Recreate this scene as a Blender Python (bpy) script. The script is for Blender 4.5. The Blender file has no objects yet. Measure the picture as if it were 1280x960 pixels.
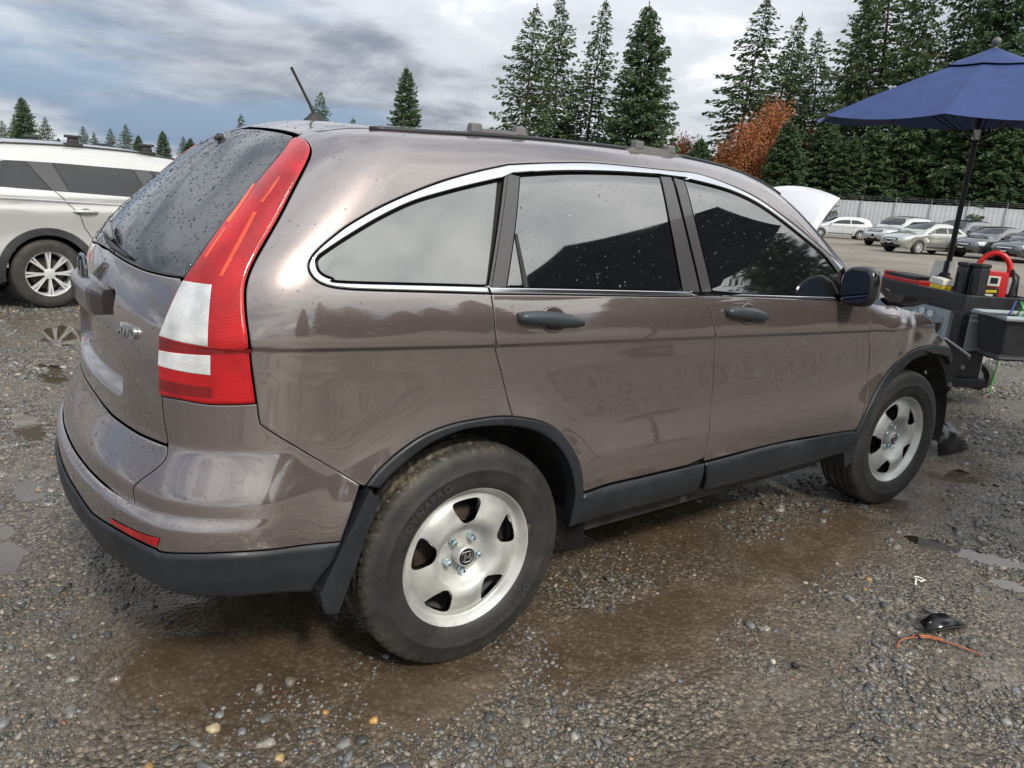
import bpy, bmesh, math, random
import numpy as np
from mathutils import Vector, Matrix
from mathutils.geometry import delaunay_2d_cdt
rad=math.radians
scene=bpy.context.scene
# ------------------------------------------------------------------ camera
CAM=np.array([-1.164,-2.597,1.441]); YAW,PITCH,ROLL,FPX=rad(53.1),rad(-14.35),rad(3.76),922.3
cam=bpy.data.cameras.new('camera'); camo=bpy.data.objects.new('camera',cam); scene.collection.objects.link(camo)
_f=Vector((math.cos(YAW)*math.cos(PITCH),math.sin(YAW)*math.cos(PITCH),math.sin(PITCH)))
_r=Vector((math.sin(YAW),-math.cos(YAW),0)); _u=_r.cross(_f)
_r2=_r*math.cos(ROLL)+_u*math.sin(ROLL); _u2=_u*math.cos(ROLL)-_r*math.sin(ROLL)
M=Matrix((_r2,_u2,-_f)).transposed().to_4x4(); M.translation=Vector(CAM); camo.matrix_world=M
cam.sensor_fit='HORIZONTAL'; cam.sensor_width=36; cam.lens=FPX/1280*36; cam.clip_start=.05; cam.clip_end=3000
scene.camera=camo
# ------------------------------------------------------------------ sky, sun, exposure
SUN_AZ,SUN_EL=rad(262),rad(44)
world=bpy.data.worlds.new('World'); scene.world=world; world.use_nodes=True
wn=world.node_tree; wn.nodes.clear()
COVER_OFF,SHADE_OFF,LOW_OFF=(7.4,-1.4,0),(-11.1,5.6,0),(-15.7,7.7,0)
def N(t,ty,**kw):
    n=t.nodes.new(ty)
    for k,v in kw.items():
        if k in n.inputs.keys() if isinstance(k,str) else False: n.inputs[k].default_value=v
        else: setattr(n,k,v)
    return n
def build_world():
    t=wn; L=t.links.new
    sky=t.nodes.new('ShaderNodeTexSky'); sky.sky_type='NISHITA'; sky.sun_disc=False
    sky.sun_elevation=SUN_EL; sky.sun_rotation=math.pi/2-SUN_AZ; sky.air_density=1.0; sky.dust_density=.0; sky.ozone_density=3.0
    tc=t.nodes.new('ShaderNodeTexCoord')
    sep=t.nodes.new('ShaderNodeSeparateXYZ'); L(tc.outputs['Generated'],sep.inputs[0])
    def math_(op,a,b=None,c=None,clamp=False):
        n=t.nodes.new('ShaderNodeMath'); n.operation=op; n.use_clamp=clamp
        for i,v in enumerate((a,b,c)):
            if v is None: continue
            if hasattr(v,'is_linked') or hasattr(v,'links'): L(v,n.inputs[i])
            else: n.inputs[i].default_value=v
        return n.outputs[0]
    zz=math_('MAXIMUM',sep.outputs[2],0.0)
    den=math_('ADD',zz,.14)
    px=math_('DIVIDE',sep.outputs[0],den); py=math_('DIVIDE',sep.outputs[1],den)
    comb=t.nodes.new('ShaderNodeCombineXYZ'); L(px,comb.inputs[0]); L(py,comb.inputs[1]); comb.inputs[2].default_value=3.7
    def noise(scale,detail,rough,off,dist=0.):
        m=t.nodes.new('ShaderNodeMapping'); m.inputs['Location'].default_value=off; L(comb.outputs[0],m.inputs[0])
        n=t.nodes.new('ShaderNodeTexNoise'); n.inputs['Scale'].default_value=scale; n.inputs['Detail'].default_value=detail
        n.inputs['Roughness'].default_value=rough; n.inputs['Distortion'].default_value=dist; L(m.outputs[0],n.inputs[0]); return n.outputs[0]
    def ramp(v,stops):
        r=t.nodes.new('ShaderNodeValToRGB'); L(v,r.inputs[0]); e=r.color_ramp.elements
        while len(e)<len(stops): e.new(.5)
        for el,(p,c) in zip(e,stops): el.position=p; el.color=(*c,1)
        r.color_ramp.interpolation='EASE'; return r.outputs[0]
    cover=ramp(noise(.50,8,.52,COVER_OFF,.35),[(.32,(0,0,0)),(.50,(1,1,1))])
    shade=noise(.34,7,.5,SHADE_OFF,.35)
    lowf=noise(.12,2,.5,LOW_OFF)
    fine=noise(1.5,7,.55,(3.3,-6.1,0),.4)
    sh2=math_('ADD',math_('ADD',math_('MULTIPLY',shade,.42),math_('MULTIPLY',lowf,.34)),math_('MULTIPLY',fine,.24))
    cloud=ramp(sh2,[(.34,(1.35,1.65,2.2)),(.43,(2.9,3.3,4.0)),(.52,(7.6,8.0,8.6)),(.60,(14.0,14.1,14.2))])
    # an overcast deck is brighter overhead than at the horizon, and glows around the veiled sun
    dirv=t.nodes.new('ShaderNodeVectorMath'); dirv.operation='DOT_PRODUCT'; L(tc.outputs['Generated'],dirv.inputs[0])
    dirv.inputs[1].default_value=(math.cos(SUN_AZ)*math.cos(SUN_EL),math.sin(SUN_AZ)*math.cos(SUN_EL),math.sin(SUN_EL))
    glow=math_('POWER',math_('MAXIMUM',math_('MULTIPLY_ADD',dirv.outputs['Value'],.5,.5),0.),5.0)
    zen=math_('MULTIPLY_ADD',zz,1.1,.72)
    fac=math_('ADD',zen,math_('MULTIPLY',glow,.45))
    cl2=t.nodes.new('ShaderNodeMix'); cl2.data_type='RGBA'; cl2.blend_type='MULTIPLY'; cl2.inputs[0].default_value=1
    fc=t.nodes.new('ShaderNodeCombineXYZ'); L(fac,fc.inputs[0]); L(fac,fc.inputs[1]); L(math_('MULTIPLY_ADD',glow,-.12,fac),fc.inputs[2]); L(cloud,cl2.inputs['A']); L(fc.outputs[0],cl2.inputs['B'])
    # clear gaps: blue sky, hazed toward the horizon by the moist air
    hz=ramp(zz,[(.0,(1,1,1)),(.30,(0,0,0))])
    gap=t.nodes.new('ShaderNodeMix'); gap.data_type='RGBA'; L(hz,gap.inputs[0]); L(sky.outputs[0],gap.inputs['A']); gap.inputs["B"].default_value=(2.1,2.9,4.3,1)
    mx=t.nodes.new('ShaderNodeMix'); mx.data_type='RGBA'; L(cover,mx.inputs[0]); L(gap.outputs['Result'],mx.inputs['A']); L(cl2.outputs['Result'],mx.inputs['B'])
    bg=t.nodes.new('ShaderNodeBackground'); bg.inputs[1].default_value=.10; L(mx.outputs['Result'],bg.inputs[0])
    o=t.nodes.new('ShaderNodeOutputWorld'); L(bg.outputs[0],o.inputs[0])
build_world()
sun=bpy.data.lights.new('sun','SUN'); sun.energy=3.1; sun.angle=rad(8); sun.color=(1,.92,.80)
suno=bpy.data.objects.new('sun',sun); scene.collection.objects.link(suno)
suno.rotation_euler=Vector((math.cos(SUN_AZ)*math.cos(SUN_EL),math.sin(SUN_AZ)*math.cos(SUN_EL),math.sin(SUN_EL))).to_track_quat('Z','Y').to_euler()
vs=scene.view_settings; vs.view_transform='Standard'; vs.look='None'; vs.gamma=1; vs.exposure=0.15; vs.use_curve_mapping=False
# ------------------------------------------------------------------ helpers
COL=scene.collection
rng=np.random.default_rng(7); random.seed(7)
def tag(o,label,cat,group=None):
    o['label']=label; o['category']=cat
    if group: o['group']=group
    return o
def empty(name,loc=(0,0,0),rz=0.,parent=None):
    o=bpy.data.objects.new(name,None); COL.objects.link(o); o.location=loc; o.rotation_euler=(0,0,rz); o.empty_display_size=.1
    if parent: o.parent=parent
    return o
def link(name,me,mat=None,parent=None,kind=None):
    o=bpy.data.objects.new(name,me); COL.objects.link(o)
    if mat is not None and not me.materials: me.materials.append(mat)
    if parent: o.parent=parent
    if kind: o['kind']=kind
    return o
def mesh(name,V,Fc,normals=None,smooth=True):
    me=bpy.data.meshes.new(name)
    me.from_pydata([tuple(map(float,v)) for v in V],[],[tuple(map(int,f)) for f in Fc]); me.update()
    if smooth: me.polygons.foreach_set('use_smooth',[True]*len(me.polygons))
    if normals is not None: me.normals_split_custom_set_from_vertices([tuple(map(float,n)) for n in normals])
    return me
def fastmesh(name,V,Fc,smooth=False):
    """V (n,3), Fc (m,k) arrays"""
    V=np.asarray(V,np.float32); Fc=np.asarray(Fc,np.int32); me=bpy.data.meshes.new(name); k=Fc.shape[1]
    me.vertices.add(len(V)); me.vertices.foreach_set('co',V.ravel())
    me.loops.add(Fc.size); me.loops.foreach_set('vertex_index',Fc.ravel())
    me.polygons.add(len(Fc)); me.polygons.foreach_set('loop_start',np.arange(0,Fc.size,k,dtype=np.int32))
    if smooth: me.polygons.foreach_set('use_smooth',np.ones(len(Fc),bool))
    me.update(calc_edges=True); me.validate(); return me
class MB:
    """collects simple solids into one mesh"""
    def __init__(s): s.v=[]; s.f=[]
    def add(s,V,Fc):
        b=len(s.v); s.v+= [tuple(v) for v in V]; s.f+=[tuple(i+b for i in f) for f in Fc]; return s
    def box(s,c,d,R=None,taper=1.,bev=0.):
        c=np.array(c,float); d=np.array(d,float)/2
        if bev<=0:
            V=np.array([(x,y,z) for z in(-1,1) for y in(-1,1) for x in(-1,1)],float)
            V[4:,:2]*=taper; V=V*d; Fc=[(0,2,3,1),(4,5,7,6),(0,1,5,4),(2,6,7,3),(0,4,6,2),(1,3,7,5)]
        else:
            b=min(bev,min(d)*.9); V=[];Fc=[];idx={}
            bm=bmesh.new(); bmesh.ops.create_cube(bm,size=1.0)
            for v in bm.verts:
                k=taper if v.co.z>0 else 1
                v.co=Vector((v.co.x*2*d[0]*k,v.co.y*2*d[1]*k,v.co.z*2*d[2]))
            bmesh.ops.bevel(bm,geom=list(bm.edges),offset=b,segments=2,profile=.6,affect='EDGES')
            bm.verts.ensure_lookup_table(); V=np.array([v.co for v in bm.verts]); Fc=[tuple(v.index for v in f.verts) for f in bm.faces]; bm.free()
        if R is not None: V=V@np.array(R).T
        return s.add(V+c,Fc)
    def tube(s,pts,r,n=8,cap=True):
        pts=[np.array(p,float) for p in pts]; rr=r if hasattr(r,'__len__') else [r]*len(pts)
        V=[];Fc=[]; up=np.array((0,0,1.)); prev=None
        for i,p in enumerate(pts):
            t=pts[min(i+1,len(pts)-1)]-pts[max(i-1,0)]; t=t/(np.linalg.norm(t)+1e-12)
            if prev is None:
                a=np.cross(t,up if abs(t[2])<.9 else np.array((1.,0,0)))
            else: a=prev-t*(prev@t)
            a/=np.linalg.norm(a)+1e-12; prev=a; b=np.cross(t,a)
            for k in range(n):
                an=2*math.pi*k/n; V.append(p+rr[i]*(a*math.cos(an)+b*math.sin(an)))
        for i in range(len(pts)-1):
            for k in range(n): Fc.append((i*n+k,i*n+(k+1)%n,(i+1)*n+(k+1)%n,(i+1)*n+k))
        if cap: Fc.append(tuple(range(n))[::-1]); Fc.append(tuple((len(pts)-1)*n+k for k in range(n)))
        return s.add(V,Fc)
    def lathe(s,prof,n=32,M=None,a0=0.,a1=2*math.pi):
        """prof list of (r,h) ; axis = local z, then transformed by M(4x4)"""
        V=[];Fc=[]; full=abs(a1-a0-2*math.pi)<1e-6; m=n if full else n+1
        for (r,h) in prof:
            for k in range(m):
                a=a0+(a1-a0)*k/n; V.append((r*math.cos(a),r*math.sin(a),h))
        for i in range(len(prof)-1):
            for k in range(n):
                Fc.append((i*m+k,i*m+(k+1)%m,(i+1)*m+(k+1)%m,(i+1)*m+k))
        if M is not None: V=[tuple(M@Vector(v)) for v in V]
        return s.add(V,Fc)
    def prism(s,poly,h0,h1,M=None):
        n=len(poly); V=[(x,y,h0) for x,y in poly]+[(x,y,h1) for x,y in poly]
        Fc=[tuple(range(n))[::-1],tuple(range(n,2*n))]+[(i,(i+1)%n,n+(i+1)%n,n+i) for i in range(n)]
        if M is not None: V=[tuple(M@Vector(v)) for v in V]
        return s.add(V,Fc)
    def build(s,name,mat,parent=None,smooth=False,angle=None,kind=None,loc=None):
        me=mesh(name,s.v,s.f,smooth=smooth)
        if smooth and angle is not None:
            bm=bmesh.new(); bm.from_mesh(me)
            for e in bm.edges:
                if len(e.link_faces)==2 and e.calc_face_angle(0)>rad(angle): e.smooth=False
            bm.to_mesh(me); bm.free()
        o=link(name,me,mat,parent,kind)
        if loc is not None: o.location=loc
        return o
def copy_tree(o,parent=None):
    c=o.copy(); COL.objects.link(c); c.parent=parent
    for ch in o.children: copy_tree(ch,c)
    return c
def rotm(x=0,y=0,z=0):
    from mathutils import Euler
    return np.array(Euler((x,y,z)).to_matrix())
def crom(P,n=6):
    P=np.asarray(P,float)
    if len(P)<3: return P
    Q=np.vstack([2*P[0]-P[1],P,2*P[-1]-P[-2]]); out=[]
    for i in range(1,len(Q)-2):
        p0,p1,p2,p3=Q[i-1:i+3]
        for k in range(n):
            t=k/n; out.append(.5*((2*p1)+(p2-p0)*t+(2*p0-5*p1+4*p2-p3)*t*t+(3*p1-p0-3*p2+p3)*t**3))
    out.append(Q[-2]); return np.array(out)
# ------------------------------------------------------------------ materials
def mat(name,col,rough=.5,metal=0.,coat=0.,spec=.5,trans=0.,ior=1.45,alpha=1.,emit=None):
    m=bpy.data.materials.new(name); m.use_nodes=True; b=m.node_tree.nodes['Principled BSDF']
    b.inputs['Base Color'].default_value=(*col,1); b.inputs['Roughness'].default_value=rough; b.inputs['Metallic'].default_value=metal
    b.inputs['Coat Weight'].default_value=coat; b.inputs['Coat Roughness'].default_value=.03; b.inputs['Specular IOR Level'].default_value=spec
    b.inputs['Transmission Weight'].default_value=trans; b.inputs['IOR'].default_value=ior
    return m
def bsdf(m): return m.node_tree.nodes['Principled BSDF']
def nd(m,ty,**kw):
    n=m.node_tree.nodes.new(ty)
    for k,v in kw.items():
        if k in n.inputs: n.inputs[k].default_value=v
        else: setattr(n,k,v)
    return n
def lk(m,a,b): m.node_tree.links.new(a,b)
def coords(m,which='Object',scale=(1,1,1)):
    tc=nd(m,'ShaderNodeTexCoord'); mp=nd(m,'ShaderNodeMapping'); mp.inputs['Scale'].default_value=scale; lk(m,tc.outputs[which],mp.inputs[0]); return mp.outputs[0]
def cramp(m,fac,stops,interp='LINEAR'):
    r=nd(m,'ShaderNodeValToRGB'); lk(m,fac,r.inputs[0]); e=r.color_ramp.elements
    while len(e)<len(stops): e.new(.5)
    for el,(p,c) in zip(e,stops): el.position=p; el.color=(*(c if hasattr(c,'__len__') else (c,c,c)),1)
    r.color_ramp.interpolation=interp; return r.outputs[0]
def noise(m,vec,scale,detail=4,rough=.55,dist=0.):
    n=nd(m,'ShaderNodeTexNoise',Scale=scale,Detail=detail,Roughness=rough,Distortion=dist); lk(m,vec,n.inputs['Vector']); return n.outputs['Fac']
def voro(m,vec,scale,feature='F1',rnd=1.):
    n=nd(m,'ShaderNodeTexVoronoi',Scale=scale,Randomness=rnd); n.feature=feature; lk(m,vec,n.inputs['Vector']); return n
def mix(m,fac,a,b,bl='MIX'):
    n=nd(m,'ShaderNodeMix'); n.data_type='RGBA'; n.blend_type=bl
    for s_,v in ((0,fac),('A',a),('B',b)):
        i=n.inputs[s_]
        if hasattr(v,'links'): lk(m,v,i)
        else: i.default_value=v if s_==0 else (*v,1)
    return n.outputs['Result']
def mth(m,op,a,b=0.,c=0.):
    n=nd(m,'ShaderNodeMath'); n.operation=op
    for i,v in enumerate((a,b,c)):
        if hasattr(v,'links'): lk(m,v,n.inputs[i])
        else: n.inputs[i].default_value=v
    return n.outputs[0]
def bump(m,h,strength=.3,dist=.01):
    n=nd(m,'ShaderNodeBump',Strength=strength,Distance=dist); lk(m,h,n.inputs['Height']); lk(m,n.outputs[0],bsdf(m).inputs['Normal']); return n
def mottled(name,c0,c1,scale=8,rough=.5,metal=0.,coat=0.,bs=0.,r2=None,spec=.5):
    m=mat(name,c0,rough,metal,coat,spec); v=coords(m); f=noise(m,v,scale,6,.6)
    lk(m,cramp(m,f,[(.35,c0),(.65,c1)]),bsdf(m).inputs['Base Color'])
    if r2 is not None: lk(m,cramp(m,noise(m,v,scale*1.7,5),[(.35,rough),(.65,r2)]),bsdf(m).inputs['Roughness'])
    if bs: bump(m,noise(m,v,scale*6,4),bs,.004)
    return m
def ss(a,b,t):
    t=np.clip((t-a)/(b-a),0,1); return t*t*(3-2*t)
class Spl:
    """natural-ish monotone cubic (Catmull with finite-difference tangents)"""
    def __init__(s,xs,ys):
        s.x=np.array(xs,float); s.y=np.array(ys,float)
        h=np.diff(s.x); d=np.diff(s.y)/h
        m=np.empty_like(s.y); m[0]=d[0]; m[-1]=d[-1]
        m[1:-1]=(d[:-1]*h[1:]+d[1:]*h[:-1])/(h[1:]+h[:-1]); s.m=m
    def __call__(s,t):
        t=np.asarray(t,float); i=np.clip(np.searchsorted(s.x,t)-1,0,len(s.x)-2)
        h=s.x[i+1]-s.x[i]; u=(t-s.x[i])/h; uc=np.clip(u,0,1)
        a=(1+2*uc)*(1-uc)**2*s.y[i]+uc*(1-uc)**2*h*s.m[i]+uc*uc*(3-2*uc)*s.y[i+1]+uc*uc*(uc-1)*h*s.m[i+1]
        return a+np.where(u<0,u*h*s.m[i],0)+np.where(u>1,(u-1)*h*s.m[i+1],0)
SEC=Spl([.20,.30,.40,.48,.55,.60,.66,.72,.80,.88,.95,1.006,1.012,1.024,1.030,1.06,1.10,1.16,1.22,1.35,1.50,1.60,1.70],
        [.850,.876,.892,.900,.903,.901,.8935,.887,.885,.8875,.8915,.894,.8945,.9035,.904,.9025,.898,.884,.864,.818,.762,.722,.675])
ROOF=Spl([-1.2,-.60,-.47,-.33,-.10,.25,.7,1.1,1.4,1.65,1.90,2.15,2.38,2.6,2.75,3.1,3.4,3.7],
         [.98,1.46,1.580,1.622,1.636,1.653,1.660,1.654,1.625,1.572,1.478,1.352,1.20,1.125,1.105,1.07,1.00,.86])
# rear profile along centre line: x as function of z, with the bumper steps added on top
REAR=Spl([.20,.38,.46,.54,.62,.72,.80,.90,1.02,1.12,1.24,1.35,1.45,1.57,1.7],
         [-.84,-.872,-.880,-.884,-.886,-.888,-.890,-.888,-.880,-.858,-.802,-.70,-.585,-.44,-.25])
def sclamp(t,e):
    return .5*(t+np.sqrt(t*t+e*e))-.5*(t-1+np.sqrt((t-1)**2+e*e))
def B1(z): return sclamp((.772-z)/.118,.10)
def B2(z): return sclamp((.614-z)/.024,.22)
def smax(a,b,k):
    h=np.maximum(k-np.abs(a-b),0)/k
    return np.maximum(a,b)+h*h*k*.25
def zc(x): return 1.024-.033*x
def Ys(x,z):
    zz=z+.034*x*ss(.55,.95,z)
    y=SEC(zz)
    t=np.maximum(.35-x,0); y=y-.055*t*t
    f=np.maximum(x-1.9,0); y=y-.045*f*f
    # bumper swell
    y=y+.034*B1(z)*ss(-.36,-.70,x)+.012*B2(z)*ss(-.58,-.84,x)
    for xw in (0,2.62):
        r=np.hypot(x-xw,z-.35)
        y=y+.016*np.exp(-((r-.43)/.085)**2)*ss(.25,.5,z)
    return y
def Xr(y,z):
    g=ss(1.15,1.40,z)
    return REAR(z)-.068*B1(z)-.026*B2(z)-.030*g+(.17+.10*g)*y*y+.10*y**4+.35*np.maximum(y-.62,0)**2
def Zt(x,y):
    return ROOF(x+.20*(y/.75)**2*ss(1.3,2.0,x)*ss(2.75,2.4,x))-.035*(y/.6)**2
def F(x,y,z):
    y=np.abs(y)
    a=smax(y-Ys(x,z),(Xr(y,z)-x)*.85,.16)
    k=.10
    return smax(a,(z-Zt(x,y))*.9,k)
def grad(P,h=1e-3):
    x,y,z=P.T
    g=np.stack([F(x+h,y,z)-F(x-h,y,z),F(x,y+h,z)-F(x,y-h,z),F(x,y,z+h)-F(x,y,z-h)],-1)
    return g/np.maximum(np.linalg.norm(g,axis=1,keepdims=True),1e-9)
def cast(O,D,t0,t1,n=160):
    """first crossing outside->inside (F>0 to <0) along the rays"""
    ts=np.linspace(t0,t1,n); lo=np.full(len(O),t1); hi=np.full(len(O),t1); found=np.zeros(len(O),bool)
    prev=F(*(O+D*t0).T)
    for a,b in zip(ts[:-1],ts[1:]):
        f=F(*(O+D*b).T); hit=(~found)&(prev>0)&(f<=0)
        lo[hit]=a; hi[hit]=b; found|=hit; prev=f
    for _ in range(22):
        m=(lo+hi)/2; f=F(*(O+D*m[:,None]).T); pos=f>0
        lo=np.where(pos,m,lo); hi=np.where(pos,hi,m)
    return O+D*((lo+hi)/2)[:,None],found
OUT={
'chrome_out':[(162,742,1528),(39,755,1499),(-70,765,1468),(-172,775,1432),(-269,785,1391),(-361,796,1344),(-414,803,1309),(-454,809,1278),(-477,816,1253),(-483,825,1230),(-472,836,1208),(-447,844,1193),(-401,850,1184),(-300,858,1178),(33,877,1164)],
'chrome_in':[(133,763,1485),(31,771,1462),(-77,778,1434),(-177,785,1404),(-273,795,1363),(-365,807,1315),(-427,814,1279),(-455,818,1260),(-462,824,1242),(-455,832,1223),(-429,839,1210),(-382,846,1200),(25,870,1186)],
'chrome_out2':[(162,742,1528),(355,730,1548),(549,719,1561),(885,714,1562),(1021,711,1562),(1136,719,1547),(1254,732,1522),(1377,748,1487),(1504,768,1434),(1638,790,1371),(1781,813,1300),(1934,826,1227)],
'glass2_top':[(199,758,1499),(395,748,1519),(604,739,1531),(820,733,1537)],
'glass3_top':[(948,733,1534),(1118,739,1517),(1241,746,1497),(1368,759,1462),(1497,777,1409),(1630,799,1346),(1771,824,1274),(1860,850,1199)],
'belt':[(33,877,1164),(868,883,1134),(942,881,1137),(1345,883,1119),(1832,886,1092)],
'beltin':[(25,870,1186),(88,872,1182),(842,877,1154),(943,878,1147),(1809,881,1108)],
'Bpillar':[(820,733,1537),(842,877,1154),(886,732,1537),(944,878,1148),(946,735,1530),(1005,877,1149)],
'Cpillar':[(139,763,1486),(25,870,1186),(155,751,1512),(37,872,1179),(194,760,1495),(148,816,1345),(89,872,1182)],
'seamC':[(35,877,1164),(36,887,1128),(47,898,1022),(83,887,921),(124,896,796)],
'seamB':[(944,882,1135),(979,892,1095),(1007,902,1029),(1034,893,956),(1070,885,798),(1071,892,664),(1056,903,528),(1047,897,446)],
'seamA':[(2089,889,1051),(2113,902,955),(2189,883,815),(2205,888,686),(2179,909,565),(2152,907,482)],
'rock_top':[(423,916,498),(550,902,498),(1056,901,496),(1574,901,500),(2126,904,472)],
'rock_bot':[(400,895,371),(579,889,372),(1099,887,362),(1445,886,354),(1944,886,357),(2099,886,357)],
'arch_out':[(-350,882,652),(-313,880,690),(-253,880,734),(-177,884,774),(-89,889,796),(5,893,802),(85,896,800),(170,897,784),(251,896,758),(312,897,721),(360,903,672),(393,911,617),(412,917,556),(423,916,498)],
'arch_in':[(-311,888,642),(-272,886,677),(-212,886,716),(-142,888,753),(-52,892,775),(46,896,775),(128,898,763),(215,901,736),(285,905,690),(332,912,637),(363,918,575),(385,917,500)],
'qseam':[(-616,823,900),(-611,824,858),(-595,829,834),(-457,854,729),(-363,878,659)],
'tgseam':[(-799,647,894),(-799,653,840),(-796,670,769),(-806,680,740),(-825,668,713),(-860,633,672),(-874,617,645),(-879,635,604)],
'fold':[(-796,670,769),(-838,537,765),(-874,333,767),(-889,123,782)],
'tgbot':[(-879,635,604),(-932,420,603),(-951,168,615)],
'paint_low':[(-424,887,508),(-543,879,520),(-684,866,534),(-779,816,531),(-839,753,521),(-853,730,526),(-899,615,526),(-941,437,511),(-967,227,486)],
'black_bot':[(-497,863,364),(-617,867,392),(-746,827,402),(-804,782,403),(-855,711,415),(-900,584,415),(-929,461,416)],
'refl':[(-919,543,547),(-839,754,561),(-845,744,534),(-918,546,531)],
'lampR':[(-388,487,1559),(-382,532,1553),(-388,591,1534),(-400,628,1513),(-422,656,1484),(-472,696,1418),(-519,729,1352),(-562,754,1295),(-602,774,1238),(-623,788,1195),(-631,801,1159),(-633,815,1109),(-631,824,1065),(-626,822,992),(-616,823,900)],
'lampL':[(-399,486,1553),(-452,542,1505),(-541,590,1418),(-620,624,1336),(-697,662,1246),(-736,661,1190),(-761,651,1140),(-780,643,1087),(-793,634,1039),(-799,639,965),(-801,643,894)],
'lampB':[(-801,643,894),(-766,713,898),(-713,769,895),(-616,823,900)],
'clear1':[(-734,673,1185),(-686,744,1184),(-708,772,1044),(-788,642,1047)],
'clear2':[(-791,649,1014),(-704,774,1022),(-706,775,972),(-795,649,975)],
'glass_top':[(-382,-31,1598),(-392,171,1590),(-390,318,1580),(-387,421,1569),(-386,470,1562)],
'glass_bot':[(-736,660,1191),(-769,556,1188),(-793,447,1189),(-814,262,1198),(-819,66,1208)],
'ditch':[(-323,445,1594),(-314,541,1582),(0,636,1601),(432,628,1618),(711,615,1623),(946,619,1621)],
'farch_out':[(2152,907,482),(2197,911,568),(2272,900,656),(2386,889,742),(2491,884,792),(2625,877,821),(2826,855,824),(3039,829,800),(3168,814,777)],
'crease':[(-617,828,1038),(50,899,1022),(1000,904,993),(2092,902,955)],
'fend_top':[(2092,880,1071),(2246,856,1055),(2414,833,1038),(2559,845,1020),(2683,853,1003),(2759,863,969),(2918,846,887),(3161,815,787)],
'farch_in':[(2196,910,469),(2252,913,562),(2367,896,652),(2532,880,734),(2646,876,773),(2844,857,775),(3106,820,738),(3306,801,665)],
'ctrim':[(153,756,1502),(195,759,1497),(148,816,1345),(89,872,1182),(37,872,1180)],
'qtrim':[(136,763,1487),(153,756,1502),(37,872,1180),(28,870,1186)],
'btrim_r':[(823,732,1537),(880,731,1538),(937,877,1149),(846,877,1153)],
'btrim_f':[(892,732,1537),(945,734,1532),(1002,877,1149),(948,878,1148)],
'divider':[(144,821,1331),(153,820,1333),(168,874,1180),(151,874,1181)],
'strip1':[(-568,685,1352),(-560,693,1353),(-664,753,1204),(-672,746,1203)],
'strip2':[(-488,643,1441),(-483,651,1442),(-542,683,1375),(-547,675,1376)],
'strip3':[(-538,596,1419),(-533,607,1420),(-617,660,1323),(-625,647,1322)],
'strip4':[(-632,662,1309),(-628,668,1310),(-683,695,1241),(-688,687,1241)],
'qg_front':[(133,763,1485),(25,870,1186)],
}
# ------------------------------------------------------------------ ground: wet gravel yard
def vnoise(x,y,seed=0):
    xi=np.floor(x).astype(np.int64); yi=np.floor(y).astype(np.int64); fx=x-xi; fy=y-yi
    fx=fx*fx*fx*(fx*(fx*6-15)+10); fy=fy*fy*fy*(fy*(fy*6-15)+10)
    def h(a,b):
        n=(a*374761393+b*668265263+seed*1442695041)&0xffffffff; n=((n^(n>>13))*1274126177)&0xffffffff; n=n^(n>>16); return (n&0xffff)/65535.
    return (h(xi,yi)*(1-fx)+h(xi+1,yi)*fx)*(1-fy)+(h(xi,yi+1)*(1-fx)+h(xi+1,yi+1)*fx)*fy
def fbm(x,y,oc=4,seed=0,g=.5):
    s=0;a=1;t=0
    for k in range(oc): s=s+a*vnoise(x*2**k,y*2**k,seed+k*17); t+=a; a*=g
    return s/t
WATER=-.016
PUD=[(2.45,-1.47,.20,.085,-61),(2.35,-1.20,.085,.05,-61),(2.28,-1.66,.16,.06,-61),(-1.04,1.30,.26,.09,92),(-.98,2.3,.26,.08,95),(-.75,3.5,.4,.12,95),(-.55,4.9,.7,.25,95),(-1.15,.62,.25,.10,85),(5.6,-.9,.5,.16,-40),(4.3,-1.3,.5,.14,-45),(3.55,-.85,.20,.07,-10)]
MUD=[(-.60,-.45,.52,.42),(-.15,-.95,.42,.22),(.75,-1.08,.75,.24),(1.9,-1.0,.7,.28),(-.2,-.3,1.0,.8),(1.2,0,1.8,.85),(2.7,-1.0,.4,.22),(3.4,-.8,.4,.25)]
def gheight(x,y):
    h=.030*(fbm(x*.9,y*.9,4,3)-.5)+.018*(fbm(x*4.2,y*4.2,3,9)-.5)+.010*(fbm(x*14,y*14,2,21)-.5)
    far=np.clip(np.hypot(x,y)/40,0,1); h=h*(1-.5*far)
    for (px,py,a,b,deg) in PUD:
        c,s_=math.cos(rad(deg)),math.sin(rad(deg)); dx,dy=x-px,y-py; u=(dx*c+dy*s_)/a; v=(-dx*s_+dy*c)/b
        q=u*u+v*v; h=h-(.027*np.exp(-q*.9)*(.45+1.1*fbm(x*7,y*7,3,63)) if 1 else 0)
    for (wx,wy) in ((0,-.79),(0,.79),(2.62,-.79),(2.62,.79)):
        k=np.exp(-(((x-wx)/.20)**2+((y-wy)/.16)**2)); h=h*(1-k)+(-.004)*k
        rim=np.exp(-((np.hypot((x-wx)/.26,(y-wy)/.20)-1)/.25)**2); h=h+.012*rim
    h=h+.03*ss(6,30,np.hypot(x,y))*0
    return h
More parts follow.
